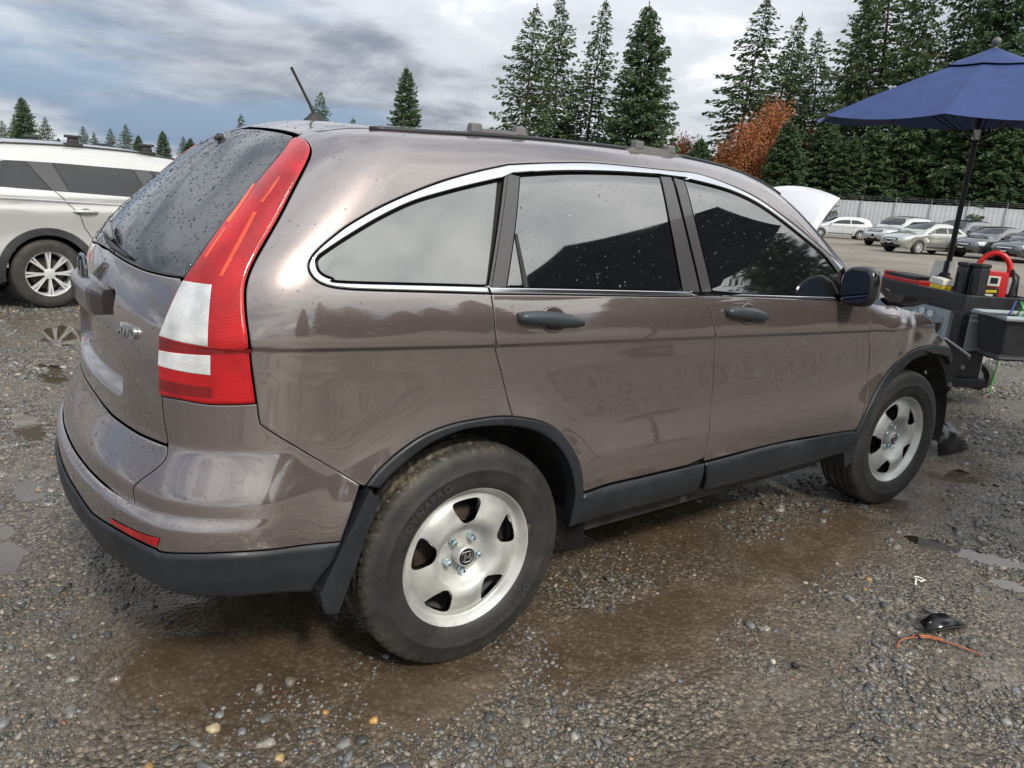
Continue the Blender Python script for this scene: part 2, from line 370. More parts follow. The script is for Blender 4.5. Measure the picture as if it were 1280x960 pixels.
def ground_mesh():
    na,nr=620,430
    rr=.25*np.exp(np.linspace(0,math.log(900/.25),nr)); aa=np.linspace(0,2*np.pi,na,endpoint=False)
    R_,A_=np.meshgrid(rr,aa,indexing='ij'); X=-.2+R_*np.cos(A_); Y=-2.0+R_*np.sin(A_)
    Z=gheight(X,Y); V=np.stack([X,Y,Z],-1).reshape(-1,3)
    i,j=np.meshgrid(np.arange(nr-1),np.arange(na),indexing='ij'); j2=(j+1)%na
    Fc=np.stack([i*na+j,(i+1)*na+j,(i+1)*na+j2,i*na+j2],-1).reshape(-1,4)
    me=fastmesh('ground',V,Fc,True)
    bm=bmesh.new(); bm.from_mesh(me); bm.verts.ensure_lookup_table(); bm.faces.new([bm.verts[k] for k in range(na)]).smooth=True; bm.to_mesh(me); bm.free()
    # masks: mud (brown, wet)
    n=len(me.vertices); co=np.zeros(n*3,np.float32); me.vertices.foreach_get('co',co); co=co.reshape(-1,3); x,y=co[:,0],co[:,1]
    m=np.zeros(n)
    for (px,py,a,b) in MUD: m=np.maximum(m,np.exp(-(((x-px)/a)**2+((y-py)/b)**2)*1.1))
    m=np.clip(m*1.5+(fbm(x*3,y*3,4,5)-.5)*1.3*(m>.02),0,1)
    a=me.attributes.new('mud','FLOAT','POINT'); a.data.foreach_set('value',m.astype(np.float32)); return me
def ground_mat():
    m=mat('wet_gravel',(.1,.1,.1),.6); b=bsdf(m); v=coords(m,'Object')
    at=nd(m,'ShaderNodeAttribute'); at.attribute_name='mud'; mud=at.outputs['Fac']
    big=noise(m,v,.55,5,.6); mid=noise(m,v,3.1,6,.65); fine=noise(m,v,46,5,.7)
    v1=voro(m,v,62); v2=voro(m,v,140)
    cell=mix(m,.5,v1.outputs['Color'],v2.outputs['Color'])
    hs=nd(m,'ShaderNodeSeparateColor'); lk(m,v1.outputs['Color'],hs.inputs[0])
    hs2=nd(m,'ShaderNodeSeparateColor'); lk(m,v2.outputs['Color'],hs2.inputs[0])
    peb=cramp(m,hs.outputs[0],[(.15,(.060,.058,.055)),(.45,(.135,.125,.112)),(.62,(.18,.165,.142)),(.80,(.26,.24,.215)),(.95,(.36,.32,.26))])
    base=mix(m,cramp(m,mid,[(.35,0.),(.65,1.)]),(.105,.092,.076),(.185,.172,.155))
    base=mix(m,.7,base,cramp(m,hs2.outputs[0],[(.1,(.05,.045,.04)),(.5,(.12,.108,.092)),(.9,(.26,.235,.20))]))
    gm=cramp(m,mth(m,'ADD',mth(m,'MULTIPLY',mid,.55),mth(m,'MULTIPLY',big,.45)),[(.38,.25),(.54,.95)])
    edge=cramp(m,v1.outputs['Distance'],[(.25,0.),(.62,1.)]); peb=mix(m,mth(m,'MULTIPLY',edge,.75),peb,(.045,.038,.030))
    col=mix(m,gm,base,peb); col=mix(m,mth(m,'MULTIPLY',cramp(m,fine,[(.35,0.),(.65,1.)]),.5),col,mix(m,.55,col,(.03,.026,.022)))
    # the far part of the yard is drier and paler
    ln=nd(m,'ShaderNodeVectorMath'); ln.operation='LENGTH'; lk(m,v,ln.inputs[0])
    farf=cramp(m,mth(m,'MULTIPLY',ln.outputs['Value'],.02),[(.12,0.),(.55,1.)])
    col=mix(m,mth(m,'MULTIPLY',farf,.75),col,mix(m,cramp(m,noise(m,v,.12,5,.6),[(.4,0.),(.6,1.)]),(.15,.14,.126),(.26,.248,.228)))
    mudc=mix(m,cramp(m,mid,[(.3,0.),(.7,1.)]),(.040,.028,.018),(.105,.078,.053))
    mf=mth(m,'MULTIPLY',mud,.74); col=mix(m,mf,col,mudc); col=mix(m,.85,col,(.98,.89,.78),'MULTIPLY')
    lk(m,col,b.inputs['Base Color'])
    wet=mth(m,'ADD',mth(m,'MULTIPLY',big,.5),mth(m,'MULTIPLY',mid,.5))
    rg=cramp(m,wet,[(.40,.07),(.50,.24),(.60,.52)])
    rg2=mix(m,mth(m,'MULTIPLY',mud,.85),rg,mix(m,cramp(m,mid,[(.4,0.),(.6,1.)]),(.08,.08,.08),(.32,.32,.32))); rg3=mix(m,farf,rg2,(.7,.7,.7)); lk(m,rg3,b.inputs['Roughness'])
    h=mth(m,'ADD',mth(m,'ADD',mth(m,'MULTIPLY',mth(m,'SUBTRACT',1.,mth(m,'POWER',v1.outputs['Distance'],2.)),mth(m,'MULTIPLY',gm,1.3)),mth(m,'MULTIPLY',mth(m,'SUBTRACT',1.,v2.outputs['Distance']),.5)),mth(m,'ADD',mth(m,'MULTIPLY',fine,.7),mth(m,'MULTIPLY',noise(m,v,160,3),.25)))
    bn=bump(m,h,.55,.012); st=cramp(m,wet,[(.40,.22),(.50,.6),(.58,1.)]); lk(m,mth(m,'MULTIPLY',st,mth(m,'SUBTRACT',1.,mth(m,'MULTIPLY',mud,.72))),bn.inputs['Strength'])
    b.inputs['Specular IOR Level'].default_value=.75; return m
GROUND=ground_mat()
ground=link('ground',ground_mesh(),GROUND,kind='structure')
WATM=mat('muddy_water',(.075,.056,.036),.02,0,0,.5); bsdf(WATM).inputs['IOR'].default_value=2.2; bsdf(WATM).inputs['Alpha'].default_value=.72
_wv=coords(WATM); bump(WATM,noise(WATM,_wv,22,3),.05,.004)
for (px,py,a,b,deg) in PUD:
    k=28; V=[(a*2.0*math.cos(t),b*2.2*math.sin(t),0) for t in np.linspace(0,2*math.pi,k,endpoint=False)]
    o=link('puddle',mesh('puddle',V,[tuple(range(k))],smooth=False),WATM,kind='structure'); o.location=(px,py,WATER); o.rotation_euler=(0,0,rad(deg))
# loose stones pressed into the surface: uncountable gravel
def ico(sub_):
    bm=bmesh.new(); bmesh.ops.create_icosphere(bm,subdivisions=sub_,radius=1.); V=np.array([v.co[:] for v in bm.verts]); Fc=np.array([[v.index for v in f.verts] for f in bm.faces]); bm.free(); return V,Fc
PAL=.98*np.array([(.10,.10,.10),(.16,.155,.15),(.07,.068,.066),(.21,.20,.185),(.26,.235,.20),(.12,.10,.08),(.055,.056,.06),(.14,.145,.15),(.30,.26,.20),(.34,.20,.09),(.18,.16,.13),(.24,.12,.07),(.38,.36,.33)])
PW=np.array([18,13,16,7,4.5,12,15,10,2.2,1.3,8,.6,.9]); PW=PW/PW.sum()
def stones(name,pos,size,sub_):
    V0,F0=ico(sub_) if sub_ else (np.array([(1,0,0),(-1,0,0),(0,1,0),(0,-1,0),(0,0,1),(0,0,-1.)]),np.array([(0,2,4),(2,1,4),(1,3,4),(3,0,4),(2,0,5),(1,2,5),(3,1,5),(0,3,5)])); n=len(pos); k=len(V0)
    sc=size[:,None]*np.stack([rng.uniform(.8,1.35,n),rng.uniform(.65,1.05,n),rng.uniform(.40,.75,n)],-1)
    jit=1+rng.normal(0,.13,(n,k)); V=V0[None]*jit[...,None]*sc[:,None,:]
    a=rng.uniform(0,6.283,n); c,s_=np.cos(a)[:,None],np.sin(a)[:,None]; tl=rng.normal(0,.22,n)[:,None]
    x=V[...,0]*c-V[...,1]*s_; y=V[...,0]*s_+V[...,1]*c; z=V[...,2]+x*tl
    W=np.stack([x,y,z],-1)+pos[:,None,:]
    Fc=(F0[None]+(np.arange(n)*k)[:,None,None]).reshape(-1,3)
    me=fastmesh(name,W.reshape(-1,3),Fc,True)
    ci=rng.choice(len(PAL),n,p=PW); col=PAL[ci]*rng.uniform(.7,1.2,(n,1)); col=np.repeat(col,k,0); col=np.hstack([col,np.ones((len(col),1))])
    at=me.attributes.new('tint','FLOAT_COLOR','POINT'); at.data.foreach_set('color',col.astype(np.float32).ravel()); return me
def stone_mat():
    m=mat('pebbles',(.1,.1,.1),.45,0,.15); at=nd(m,'ShaderNodeAttribute'); at.attribute_name='tint'; v=coords(m)
    f=noise(m,v,120,4,.6); lk(m,mix(m,mth(m,'MULTIPLY',cramp(m,f,[(.4,0.),(.7,1.)]),.5),at.outputs['Color'],(.05,.042,.033)),bsdf(m).inputs['Base Color'])
    lk(m,cramp(m,noise(m,v,2.5,4),[(.4,.25),(.6,.6)]),bsdf(m).inputs['Roughness']); return m
STONE=stone_mat()
def scatter(n,r0,r1,pw,a0=-8,a1=112):
    u=rng.uniform(0,1,n); r=(r0**pw+(r1**pw-r0**pw)*u)**(1/pw); a=np.radians(rng.uniform(a0,a1,n)); x=CAM[0]+r*np.cos(a); y=CAM[1]+r*np.sin(a); return x,y,r
x,y,r=scatter(420000,.7,11,.85)
den=fbm(x*1.6,y*1.6,4,31); d2=fbm(x*5,y*5,2,77)
mudk=np.zeros(len(x))
for (px,py,a,b) in MUD: mudk=np.maximum(mudk,np.exp(-(((x-px)/a)**2+((y-py)/b)**2)*1.1))
keep=rng.uniform(0,1,len(x))<np.clip((den*.7+d2*.3-.42)*6,.04,1)*np.clip(1-1.25*mudk,0,1); x,y,r=x[keep],y[keep],r[keep]
sz=np.clip(rng.lognormal(math.log(.0043),.52,len(x)),.002,.021)*(.8+.11*r)
pos=np.stack([x,y,gheight(x,y)+sz*.02],-1)
mudm=sz<.0052; big=sz>.0125
mid_=(~big)&(~mudm); link('gravel',stones('gravel',pos[mudm],sz[mudm]*1.15,0),STONE,kind='stuff'); link('gravel',stones('gravel',pos[mid_],sz[mid_],1),STONE,kind='stuff'); print('STONES',mudm.sum(),mid_.sum(),big.sum()); link('gravel',stones('gravel',pos[big],sz[big],2),STONE,kind='stuff')
# ------------------------------------------------------------------ the brown SUV (x forward from rear axle, w = to its right, z up)
XC=-.2
def to_uv(P,mode):
    x,w,z=np.asarray(P,float).T
    if mode=='polar': return np.stack([x,.9*np.arctan2(z-.8,w)],-1)
    if mode=='fan': return np.stack([.85*np.arctan2(-(x-XC),w),z],-1)
    return np.stack([x,w],-1)
def from_uv(U,mode):
    u,v=U.T; o=np.zeros_like(u)
    if mode=='polar':
        a=v/.9; D=np.stack([o,np.cos(a),np.sin(a)],-1); C=np.stack([u,o,o+.8],-1)
    elif mode=='fan':
        a=u/.85; D=np.stack([-np.sin(a),np.cos(a),o],-1); C=np.stack([o+XC,o,v],-1)
    else:
        D=np.stack([o,o,o+1],-1); C=np.stack([u,v,o+.5],-1)
    P,ok=cast(C+D*1.35,-D,0.,1.30,44); return P
def inside(Q,poly):
    x,y=Q.T; c=np.zeros(len(Q),bool); a=poly; b=np.roll(poly,-1,0)
    for (x0,y0),(x1,y1) in zip(a,b):
        k=((y0>y)!=(y1>y))
        if y0!=y1: c^=k&(x<(x1-x0)*(y-y0)/(y1-y0)+x0)
    return c
def dist_poly(Q,poly):
    a=poly; b=np.roll(poly,-1,0); d=np.full(len(Q),9.)
    for p,q in zip(a,b):
        e=q-p; t=np.clip(((Q-p)@e)/max(e@e,1e-12),0,1); d=np.minimum(d,np.linalg.norm(Q-(p+t[:,None]*e),axis=1))
    return d
def area2(p): x,y=p.T; return .5*np.sum(x*np.roll(y,-1)-y*np.roll(x,-1))
def resample(poly,res):
    out=[]
    for p,q in zip(poly,np.roll(poly,-1,0)):
        n=max(1,int(math.ceil(np.linalg.norm(q-p)/res)))
        for k in range(n): out.append(p+(q-p)*k/n)
    return np.array(out)
def clean(poly,eps=.0025):
    out=[poly[0]]
    for p in poly[1:]:
        if np.linalg.norm(p-out[-1])>eps: out.append(p)
    while len(out)>3 and np.linalg.norm(out[0]-out[-1])<eps: out.pop()
    return np.array(out)
def inset(poly,d):
    e=np.roll(poly,-1,0)-poly; e/=np.linalg.norm(e,axis=1,keepdims=True)+1e-12
    n=np.stack([-e[:,1],e[:,0]],-1); n0=np.roll(n,1,0); m=n+n0; L=np.maximum((m*m).sum(1,keepdims=True)/2,.35)
    return poly+d*m/L
PAN={}
def panel_mesh(name,poly3,mode,off=0.,gap=.0015,flange=.015,res=.022,bev=.004,drop=.0015,tilt=.45,disp=None,extra=None):
    U=clean(to_uv(np.asarray(poly3,float),mode))
    if area2(U)<0: U=U[::-1]
    U=clean(resample(U,res),.001)
    B=inset(U,gap); R=inset(U,gap+bev)
    okR=inside(R,B)&(dist_poly(R,B)>bev*.55)
    lo=B.min(0); hi=B.max(0)
    gx=np.arange(lo[0]+res/2,hi[0],res); gy=np.arange(lo[1]+res/2,hi[1],res)
    G=np.stack(np.meshgrid(gx,gy),-1).reshape(-1,2)
    G[:,0]+=((np.arange(len(G))//max(len(gx),1))%2)*res*.5
    if extra is not None: 
        E=to_uv(extra,mode); E=E[inside(E,B)]; E=E[dist_poly(E,B)>bev*1.6] if len(E) else E
    else: E=np.zeros((0,2))
    G=G[inside(G,B)]
    if len(G): G=G[dist_poly(G,B)>bev+.45*res]
    if len(E) and len(G):
        # keep grid clear of the feature rows
        keep=np.ones(len(G),bool)
        for i0 in range(0,len(G),400):
            d=np.linalg.norm(G[i0:i0+400,None]-E[None],axis=2).min(1); keep[i0:i0+400]=d>res*.35
        G=G[keep]
    pts=np.vstack([B,R[okR],G,E]); n=len(B)
    vo,eo,fo,ov,_,_=delaunay_2d_cdt([Vector(p) for p in pts],[],[list(range(n))],1,1e-6)
    V2=np.array([v[:] for v in vo]); tri=[list(f) for f in fo]
    src=[(o[0] if len(o) else -1) for o in ov]
    P=from_uv(V2,mode); Nn=grad(P)
    if disp is not None:
        P0=P.copy(); P=P0+Nn*disp(P0)[:,None]
        h=2e-3; T1=np.cross(Nn,np.array([0,0,1.])); T1/=np.linalg.norm(T1,axis=1,keepdims=True)+1e-9; T2=np.cross(Nn,T1)
        g1=(disp(P0+T1*h)-disp(P0-T1*h))/(2*h); g2=(disp(P0+T2*h)-disp(P0-T2*h))/(2*h)
        Nn=Nn-T1*g1[:,None]-T2*g2[:,None]; Nn/=np.linalg.norm(Nn,axis=1,keepdims=True)
    # boundary verts in order
    where={s:i for i,s in enumerate(src) if 0<=s<n}
    ring=[where[i] for i in range(n) if i in where]
    Pb=P[ring]; Nb=Nn[ring].copy(); t=np.roll(Pb,-1,0)-np.roll(Pb,1,0)
    o=np.cross(t,Nb); o/=np.linalg.norm(o,axis=1,keepdims=True)+1e-12
    inn=from_uv(inset(B,.003),mode); inn=inn[[s for s in range(n) if s in where]]
    if ((Pb-inn)*o).sum()<0: o=-o
    P=P+Nn*off
    P[ring]-=Nb*drop; Nt=Nb+tilt*o; Nt/=np.linalg.norm(Nt,axis=1,keepdims=True); Nn[ring]=Nt
    V=[P];NN=[Nn];Fc=[]
    for f in tri:
        a,b,c=f[:3]; nn=np.cross(P[b]-P[a],P[c]-P[a])
        Fc.append((a,b,c) if nn@Nn[a]>0 else (a,c,b))
    if flange>0:
        base=len(P); k=len(ring); V+= [P[ring],P[ring]-Nb*flange]; NN+=[o,o]
        for i in range(k):
            j=(i+1)%k; Fc.append((base+i,base+j,base+k+j,base+k+i))
    V=np.vstack(V); NN=np.vstack(NN)
    V=V*[1,-1,1]; NN=NN*[1,-1,1]; Fc=[f[::-1] for f in Fc]
    return mesh(name,V,Fc,NN)
def panel(name,poly3,mode,mt,parent,both=True,**k):
    me=panel_mesh(name,poly3,mode,**k); o=link(name,me,mt,parent)
    if both is True:
        c=link(name,me,None,parent); c.scale=(1,-1,1); return o,c
    if both is not False:            # a separate parent for the far side
        c=link(name,me,None,both); c.scale=(1,-1,1); return o,c
    return o
def S(k,rev=False,sm=6):
    P=np.array(OUT[k],float)/1000; P=crom(P,sm) if sm else P
    return P[::-1] if rev else P
def J(*a): return np.vstack([np.atleast_2d(x) for x in a])
def sym(P): return J(P,(P*[1,-1,1])[::-1])
# -------- paints and plastics
def paint_mat(name,c0,metal=.55,flake=True,rough=.27,dirt=True):
    m=mat(name,c0,rough,metal,1.0); b=bsdf(m); v=coords(m)
    f=noise(m,v,900,2,.5); d=noise(m,v,2.2,5,.6)
    col=mix(m,cramp(m,f,[(.3,0.),(.7,1.)]),tuple(c*.86 for c in c0),tuple(c*1.16 for c in c0))
    if dirt:
        sep=nd(m,'ShaderNodeSeparateXYZ'); lk(m,v,sep.inputs[0])
        low=cramp(m,mth(m,'ADD',mth(m,'MULTIPLY',sep.outputs[2],1.0),mth(m,'MULTIPLY',noise(m,v,3.5,6,.7),.35)),[(.45,1.),(.75,0.)])
        col=mix(m,mth(m,'MULTIPLY',low,.5),col,(.13,.105,.085))
        lk(m,cramp(m,mth(m,'ADD',mth(m,'MULTIPLY',low,.6),mth(m,'MULTIPLY',d,.25)),[(.15,.030),(.9,.20)]),b.inputs['Coat Roughness'])
    lk(m,col,b.inputs['Base Color']); b.inputs['Coat IOR'].default_value=2.25
    return m
PAINT=paint_mat('metallic_brown_paint',(.150,.117,.112),.60)
def plastic_mat(name,c=(.009,.011,.014),rough=.42):
    m=mat(name,c,rough); v=coords(m); d=noise(m,v,6,6,.65)
    lk(m,cramp(m,d,[(.35,c),(.75,tuple(x*1.7+.006 for x in c))]),bsdf(m).inputs['Base Color'])
    lk(m,cramp(m,noise(m,v,14,4),[(.3,rough-.1),(.7,rough+.14)]),bsdf(m).inputs['Roughness']); bump(m,noise(m,v,420,2),.12,.001); return m
PLAST=plastic_mat('black_trim_plastic'); RUBBER=plastic_mat('rubber_seal',(.012,.012,.013),.6)
PILLAR=mat('pillar_trim_paint',(.045,.043,.046),.28,0,.5)
CHROME=mat('bright_trim_chrome',(.62,.63,.65),.14,1.0)
def glass_mat(name,c=(.010,.011,.013),ior=1.75,dirt=.0):
    m=mat(name,c,.015,0,0,.5,0,ior); v=coords(m); b=bsdf(m)
    lk(m,cramp(m,noise(m,v,3,5,.6),[(.4,.012),(.75,.05)]),b.inputs['Roughness'])
    return m
GLASS=glass_mat('privacy_glass',(.006,.007,.008),ior=2.7); BACKGLASS=glass_mat('rear_privacy_glass',(.016,.018,.022),1.8)
BLACK=mat('dark_cavity',(.006,.006,.007),.8)
SHELL=mat('inner_body_black',(.008,.008,.009),.7)
car=empty('brown_suv')
tag(car,'brown metallic SUV with steel wheels and wrecked front end parked on wet gravel','SUV')
# feature rows for the swage line
xs=np.arange(-.66,3.0,.010)
def swage():
    R=[]
    for zz in (1.003,1.009,1.015,1.021,1.027,1.033):
        z=zz-.034*xs; z=np.where(True,z,z); R.append(np.stack([xs,Ys(xs,z),z],-1))
    return np.vstack(R)
SW=swage()
arch=S('arch_out'); seamC=S('seamC'); seamB=S('seamB'); seamA=S('seamA'); rock=S('rock_top')
archR=arch[arch[:,0]<seamC[-1,0]]; archF=arch[arch[:,0]>seamC[-1,0]]
seamBd=seamB[seamB[:,2]>.505]
rockR=rock[rock[:,0]<seamBd[-1,0]]; rockF=rock[rock[:,0]>seamBd[-1,0]]
belt=S('belt',sm=3); bin_=S('beltin',sm=3)
WS=crom(np.array([(2.13,.865,1.09),(2.10,.835,1.15),(2.02,.800,1.215),(1.88,.755,1.325),(1.70,.700,1.465),(1.48,.638,1.57),(1.2,.615,1.612)]))
FT=S('fend_top')
ditch=S('ditch'); 
quarter=J(S('lampR'),S('qseam'),archR,seamC[::-1],S('chrome_out',True),S('chrome_out2')[1:],(2.05,.868,1.115),WS,ditch[::-1])
panel('quarter_panel',quarter,'polar',PAINT,car,extra=SW,res=.02)
rd=panel('rear_door',J(seamC,archF,rockR[1:],seamBd[::-1],belt[belt[:,0]<.93][::-1]),'polar',PAINT,car,extra=SW,res=.02)
fd=panel('front_door',J(seamBd,rockF,seamA[::-1],(2.05,.885,1.085),belt[belt[:,0]>.96][::-1]),'polar',PAINT,car,extra=SW,res=.02)
def dent(P):   # the crash creased the fender
    x,w,z=P.T
    d=.010*np.exp(-((x-2.36-.8*(z-.95))/.09)**2)*ss(.72,.95,z)-.014*np.exp(-((x-2.62+.5*(z-.95))/.12)**2-((z-.98)/.09)**2)
    d=d+.012*np.exp(-((x-2.95)/.10)**2)*np.sin(z*34)*ss(2.7,2.9,x)+.006*np.exp(-((x-2.50-.25*(z-.8))/.05)**2)*ss(.6,.7,z)
    return d*ss(2.12,2.25,x)
panel('front_fender',J(seamA,S('farch_out')[1:],FT[::-1]),'polar',PAINT,car,extra=SW,res=.018,disp=dent)
# windows with their bright surround
co,c2,ci=S('chrome_out'),S('chrome_out2'),S('chrome_in')
g2t,g3t=S('glass2_top'),S('glass3_top')
mid2=J((.172,.757,1.5),(.25,.755,1.512),g2t[2:]+[0,0,.006],(.9,.733,1.541),(.975,.733,1.541),g3t+[0,0,.004])
panel('window_surround',J(co[::-1],c2[1:],mid2[::-1],ci),'polar',CHROME,car,gap=.0035,bev=.003,res=.012,off=.002,tilt=.8,flange=.008)
bR=belt[belt[:,0]<.94]; bF=belt[belt[:,0]>.955]; iR=bin_[bin_[:,0]<.94]; iF=bin_[bin_[:,0]>.955]
for (d,b_,i_) in ((rd,bR,iR),(fd,bF,iF)):
    for s_,o in enumerate(d):
        me=panel_mesh('belt_molding',J(b_,i_[::-1]),'polar',gap=.002,bev=.003,res=.014,off=.003,tilt=.8,flange=.008) if s_==0 else me
        c=link('belt_molding',me,CHROME,o)      # the far door is mirrored already
panel('quarter_window',J(ci[1:],),'polar',GLASS,car,gap=.005,off=-.003,res=.02,bev=.003,drop=.0005,flange=0.,tilt=.05)
def sub(par,name,poly,mt,**k):
    me=panel_mesh(name,poly,'polar',**k)
    return [link(name,me,mt,o) for o in par]
Bp,Cp=S('Bpillar',sm=0),S('Cpillar',sm=0)
sub(rd,'window',J(g2t,Bp[1],iR[::-1][(iR[::-1][:,0]<.84)&(iR[::-1][:,0]>.10)],Cp[6],Cp[5],Cp[4]),GLASS,gap=.004,off=-.003,bev=.003,drop=.0005,flange=0.,tilt=.05)
sub(fd,'window',J(g3t,(1.86,.866,1.108),iF[::-1][(iF[::-1][:,0]<1.82)&(iF[::-1][:,0]>1.02)],Bp[5]),GLASS,gap=.004,off=-.003,bev=.003,drop=.0005,flange=0.,tilt=.05)
sub(rd,'pillar_trim',S('ctrim',sm=0),PILLAR,gap=.001,bev=.002,flange=.0,tilt=.1); sub(rd,'pillar_trim',S('btrim_r',sm=0),PILLAR,gap=.001,bev=.002,flange=.0,tilt=.1)
sub(fd,'pillar_trim',S('btrim_f',sm=0),PILLAR,gap=.001,bev=.002,flange=0.,tilt=.1); panel('pillar_trim',S('qtrim',sm=0),'polar',PILLAR,car,gap=.0008,bev=.002,flange=0.,tilt=.1)
sub(rd,'window_divider',S('divider',sm=0),RUBBER,gap=.0004,bev=.001,off=.001,drop=.0002)
# black lower trim
rb=S('rock_bot')
def trim_disp(P): return .012*ss(.36,.44,P[:,2])*ss(.50,.484,P[:,2])
k=dict(res=.02,bev=.006,drop=.004,tilt=.7,off=.002,disp=trim_disp,flange=.03)
rbR=rb[rb[:,0]<1.05]; rbF=rb[rb[:,0]>1.055]
panel('sill_trim',J(rockR+[0,0,-.002],(1.052,.9,.495),(1.06,.884,.361),rbR[::-1]),'polar',PLAST,car,**k)
panel('sill_trim',J((1.056,.9,.495),rockF+[0,0,-.002],(2.17,.9,.44),(2.135,.883,.356),rbF[::-1]),'polar',PLAST,car,**k)
ai=S('arch_in')
def flare(P): return .010+0*P[:,0]
kf=dict(res=.016,bev=.007,drop=.006,tilt=.9,flange=.05,off=.0)
panel('arch_trim',J(arch,(.43,.905,.40),(.41,.893,.372),(.388,.893,.372),ai[::-1]),'polar',PLAST,car,disp=flare,**kf)
fo,fi=S('farch_out'),S('farch_in')
fo2=J(fo,(3.24,.80,.72)); fi2=fi[fi[:,0]<3.15]
panel('arch_trim',J((2.10,.89,.38),fo2,(3.22,.80,.68),fi2[::-1],(2.17,.89,.38)),'polar',PLAST,car,disp=flare,**kf)
# rear bumper
pl=S('paint_low'); tg=S('tgseam')
plc=J(pl[pl[:,0]>-.96],(-.985,.16,.522),(-.99,0,.522))      # runs to the centre line
bump_half=J((-.962,0,.608),(-.945,.3,.608),(-.912,.52,.608),tg[::-1],S('lampB')[1:],S('qseam')[1:],S('arch_out',sm=0)[:1],(-.42,.885,.52),pl)
plh=J(pl[pl[:,0]>-.95],(-.978,.25,.522),(-.99,.0,.522))
def half_to_full(right):  # 'right' runs from the centre line round the right side and back to the centre line
    return J(right,(right[::-1][1:-1])*[1,-1,1])
bp=J((-.958,0,.6105),(-.948,.25,.6105),(-.922,.47,.609),tg[::-1][1:],S('lampB')[1:],S('qseam')[1:],(-.37,.878,.64),(-.42,.885,.507),plh)
kb=dict(res=.02,bev=.004)
zrows=np.array([(XC-.75*math.cos(a_),.75*math.sin(a_),z_) for z_ in (.555,.568,.580,.586,.592,.598,.604,.610,.616,.623,.632,.640,.646,.651,.656,.661,.667,.675,.69,.71,.73,.745,.755,.763,.770,.777,.784,.792) for a_ in np.linspace(-1.5,1.5,190)])
bumper=panel('rear_bumper',half_to_full(bp),'fan',PAINT,car,both=False,extra=zrows,**kb)
bb=S('black_bot'); 
lowp=J(plh[::-1],(-.42,.885,.507),(-.44,.88,.45),(-.49,.856,.359),bb[1:],(-.955,.38,.436),(-.97,.0,.436))
def lowd(P): return .010*ss(.38,.46,P[:,2])+.002
panel('bumper_skirt',half_to_full(lowp),'fan',PLAST,car,both=False,res=.02,bev=.016,drop=.010,tilt=1.1,gap=.0005,disp=lowd,flange=.06)
# tailgate: upper skin, shelf, glass
fold=S('fold')
def recess(P):
    x,w,z=P.T; aw=np.abs(w); wl=.40-.10*ss(.9,1.1,z)
    k=ss(wl+.035,wl-.02,aw)*ss(.835,.875,z)*ss(1.125,1.09,z)
    return -.034*k
lampL=S('lampL'); gb=S('glass_bot')
ll=lampL[lampL[:,2]<=1.187]
tgp=J((-.893,0,.785),(-.889,.13,.783),(-.874,.333,.770),(-.838,.537,.768),(-.797,.665,.772),tg[tg[:,2]>.774][::-1],ll[::-1],gb[1:-1],(-.815,0,1.204))
frows=np.array([(XC-.75*math.cos(a_),.75*math.sin(a_),z_) for z_ in np.arange(.83,1.14,.011) for a_ in np.arange(-.68,.68,.012)])
tail=panel('tailgate',half_to_full(tgp),'fan',PAINT,car,both=False,res=.02,disp=recess,extra=frows)
sh=J((-.958,0,.6125),(-.946,.25,.6125),(-.92,.47,.611),tg[(tg[:,2]<.766)][::-1],(-.797,.667,.768),(-.838,.537,.764),(-.874,.333,.766),(-.889,.13,.779),(-.893,0,.781))
o=link('shelf_panel',panel_mesh('shelf_panel',half_to_full(sh),'fan',res=.02,extra=zrows),PAINT,tail)
gt=S('glass_top'); gt=gt[gt[:,1]>.05]
lu=lampL[lampL[:,2]>1.19]
bg=J((-.815,0,1.207),gb[::-1][1:],lu[::-1],gt[::-1][1:],(-.385,0,1.597))
bgo=link('rear_window',panel_mesh('rear_window',half_to_full(bg),'fan',res=.025,gap=.003,drop=.001),BACKGLASS,tail)
# tail lamps
def lens_mat(name,c,rough,lines=1.0,k=1.0):
    m=mat(name,c,rough,0,.45); v=coords(m); b=bsdf(m)
    w=nd(m,'ShaderNodeTexWave',Scale=95.); w.wave_type='BANDS'; w.bands_direction='Z'; lk(m,v,w.inputs['Vector'])
    nz=noise(m,v,9,4)
    col=mix(m,cramp(m,nz,[(.35,0.),(.65,1.)]),tuple(x*.62 for x in c),tuple(min(1,x*1.2) for x in c))
    col=mix(m,mth(m,'MULTIPLY',w.outputs['Fac'],.35*lines),col,tuple(x*.45 for x in c)); lk(m,col,b.inputs['Base Color'])
    vo=voro(m,v,60,'F1',.6)
    bump(m,mth(m,'ADD',mth(m,'MULTIPLY',w.outputs['Fac'],.5*lines),mth(m,'MULTIPLY',vo.outputs['Distance'],.6*k)),.35,.002); return m
RED=lens_mat('red_lamp_lens',(.42,.0025,.005),.14); ORANGE=lens_mat('amber_lamp_strip',(.75,.075,.02),.25)
CLEAR=lens_mat('clear_lamp_lens',(.84,.85,.85),.10,.6,.8); bsdf(CLEAR).inputs['Metallic'].default_value=.35; bsdf(CLEAR).inputs['Coat Weight'].default_value=1.
DKRED=lens_mat('dark_red_lens',(.20,.002,.004),.2)
lamp_poly=J(S('lampR'),S('lampB',True),S('lampL',True))
def lampd(P): return .010+0*P[:,0]
lamps=panel('tail_lamp',lamp_poly,'fan',RED,car,res=.016,gap=.003,bev=.010,drop=.007,tilt=.8,disp=lampd,flange=.02)
def lsub(name,key,mt,off,**k):
    me=panel_mesh(name,S(key,sm=0) if isinstance(key,str) else key,'fan',off=off,**k)
    for o in lamps: link(name,me,mt,o)
kk=dict(res=.012,gap=.001,bev=.002,drop=.0008,flange=.004)
lsub('clear_lens','clear1',CLEAR,.0115,**kk); lsub('clear_lens','clear2',CLEAR,.0115,**kk)
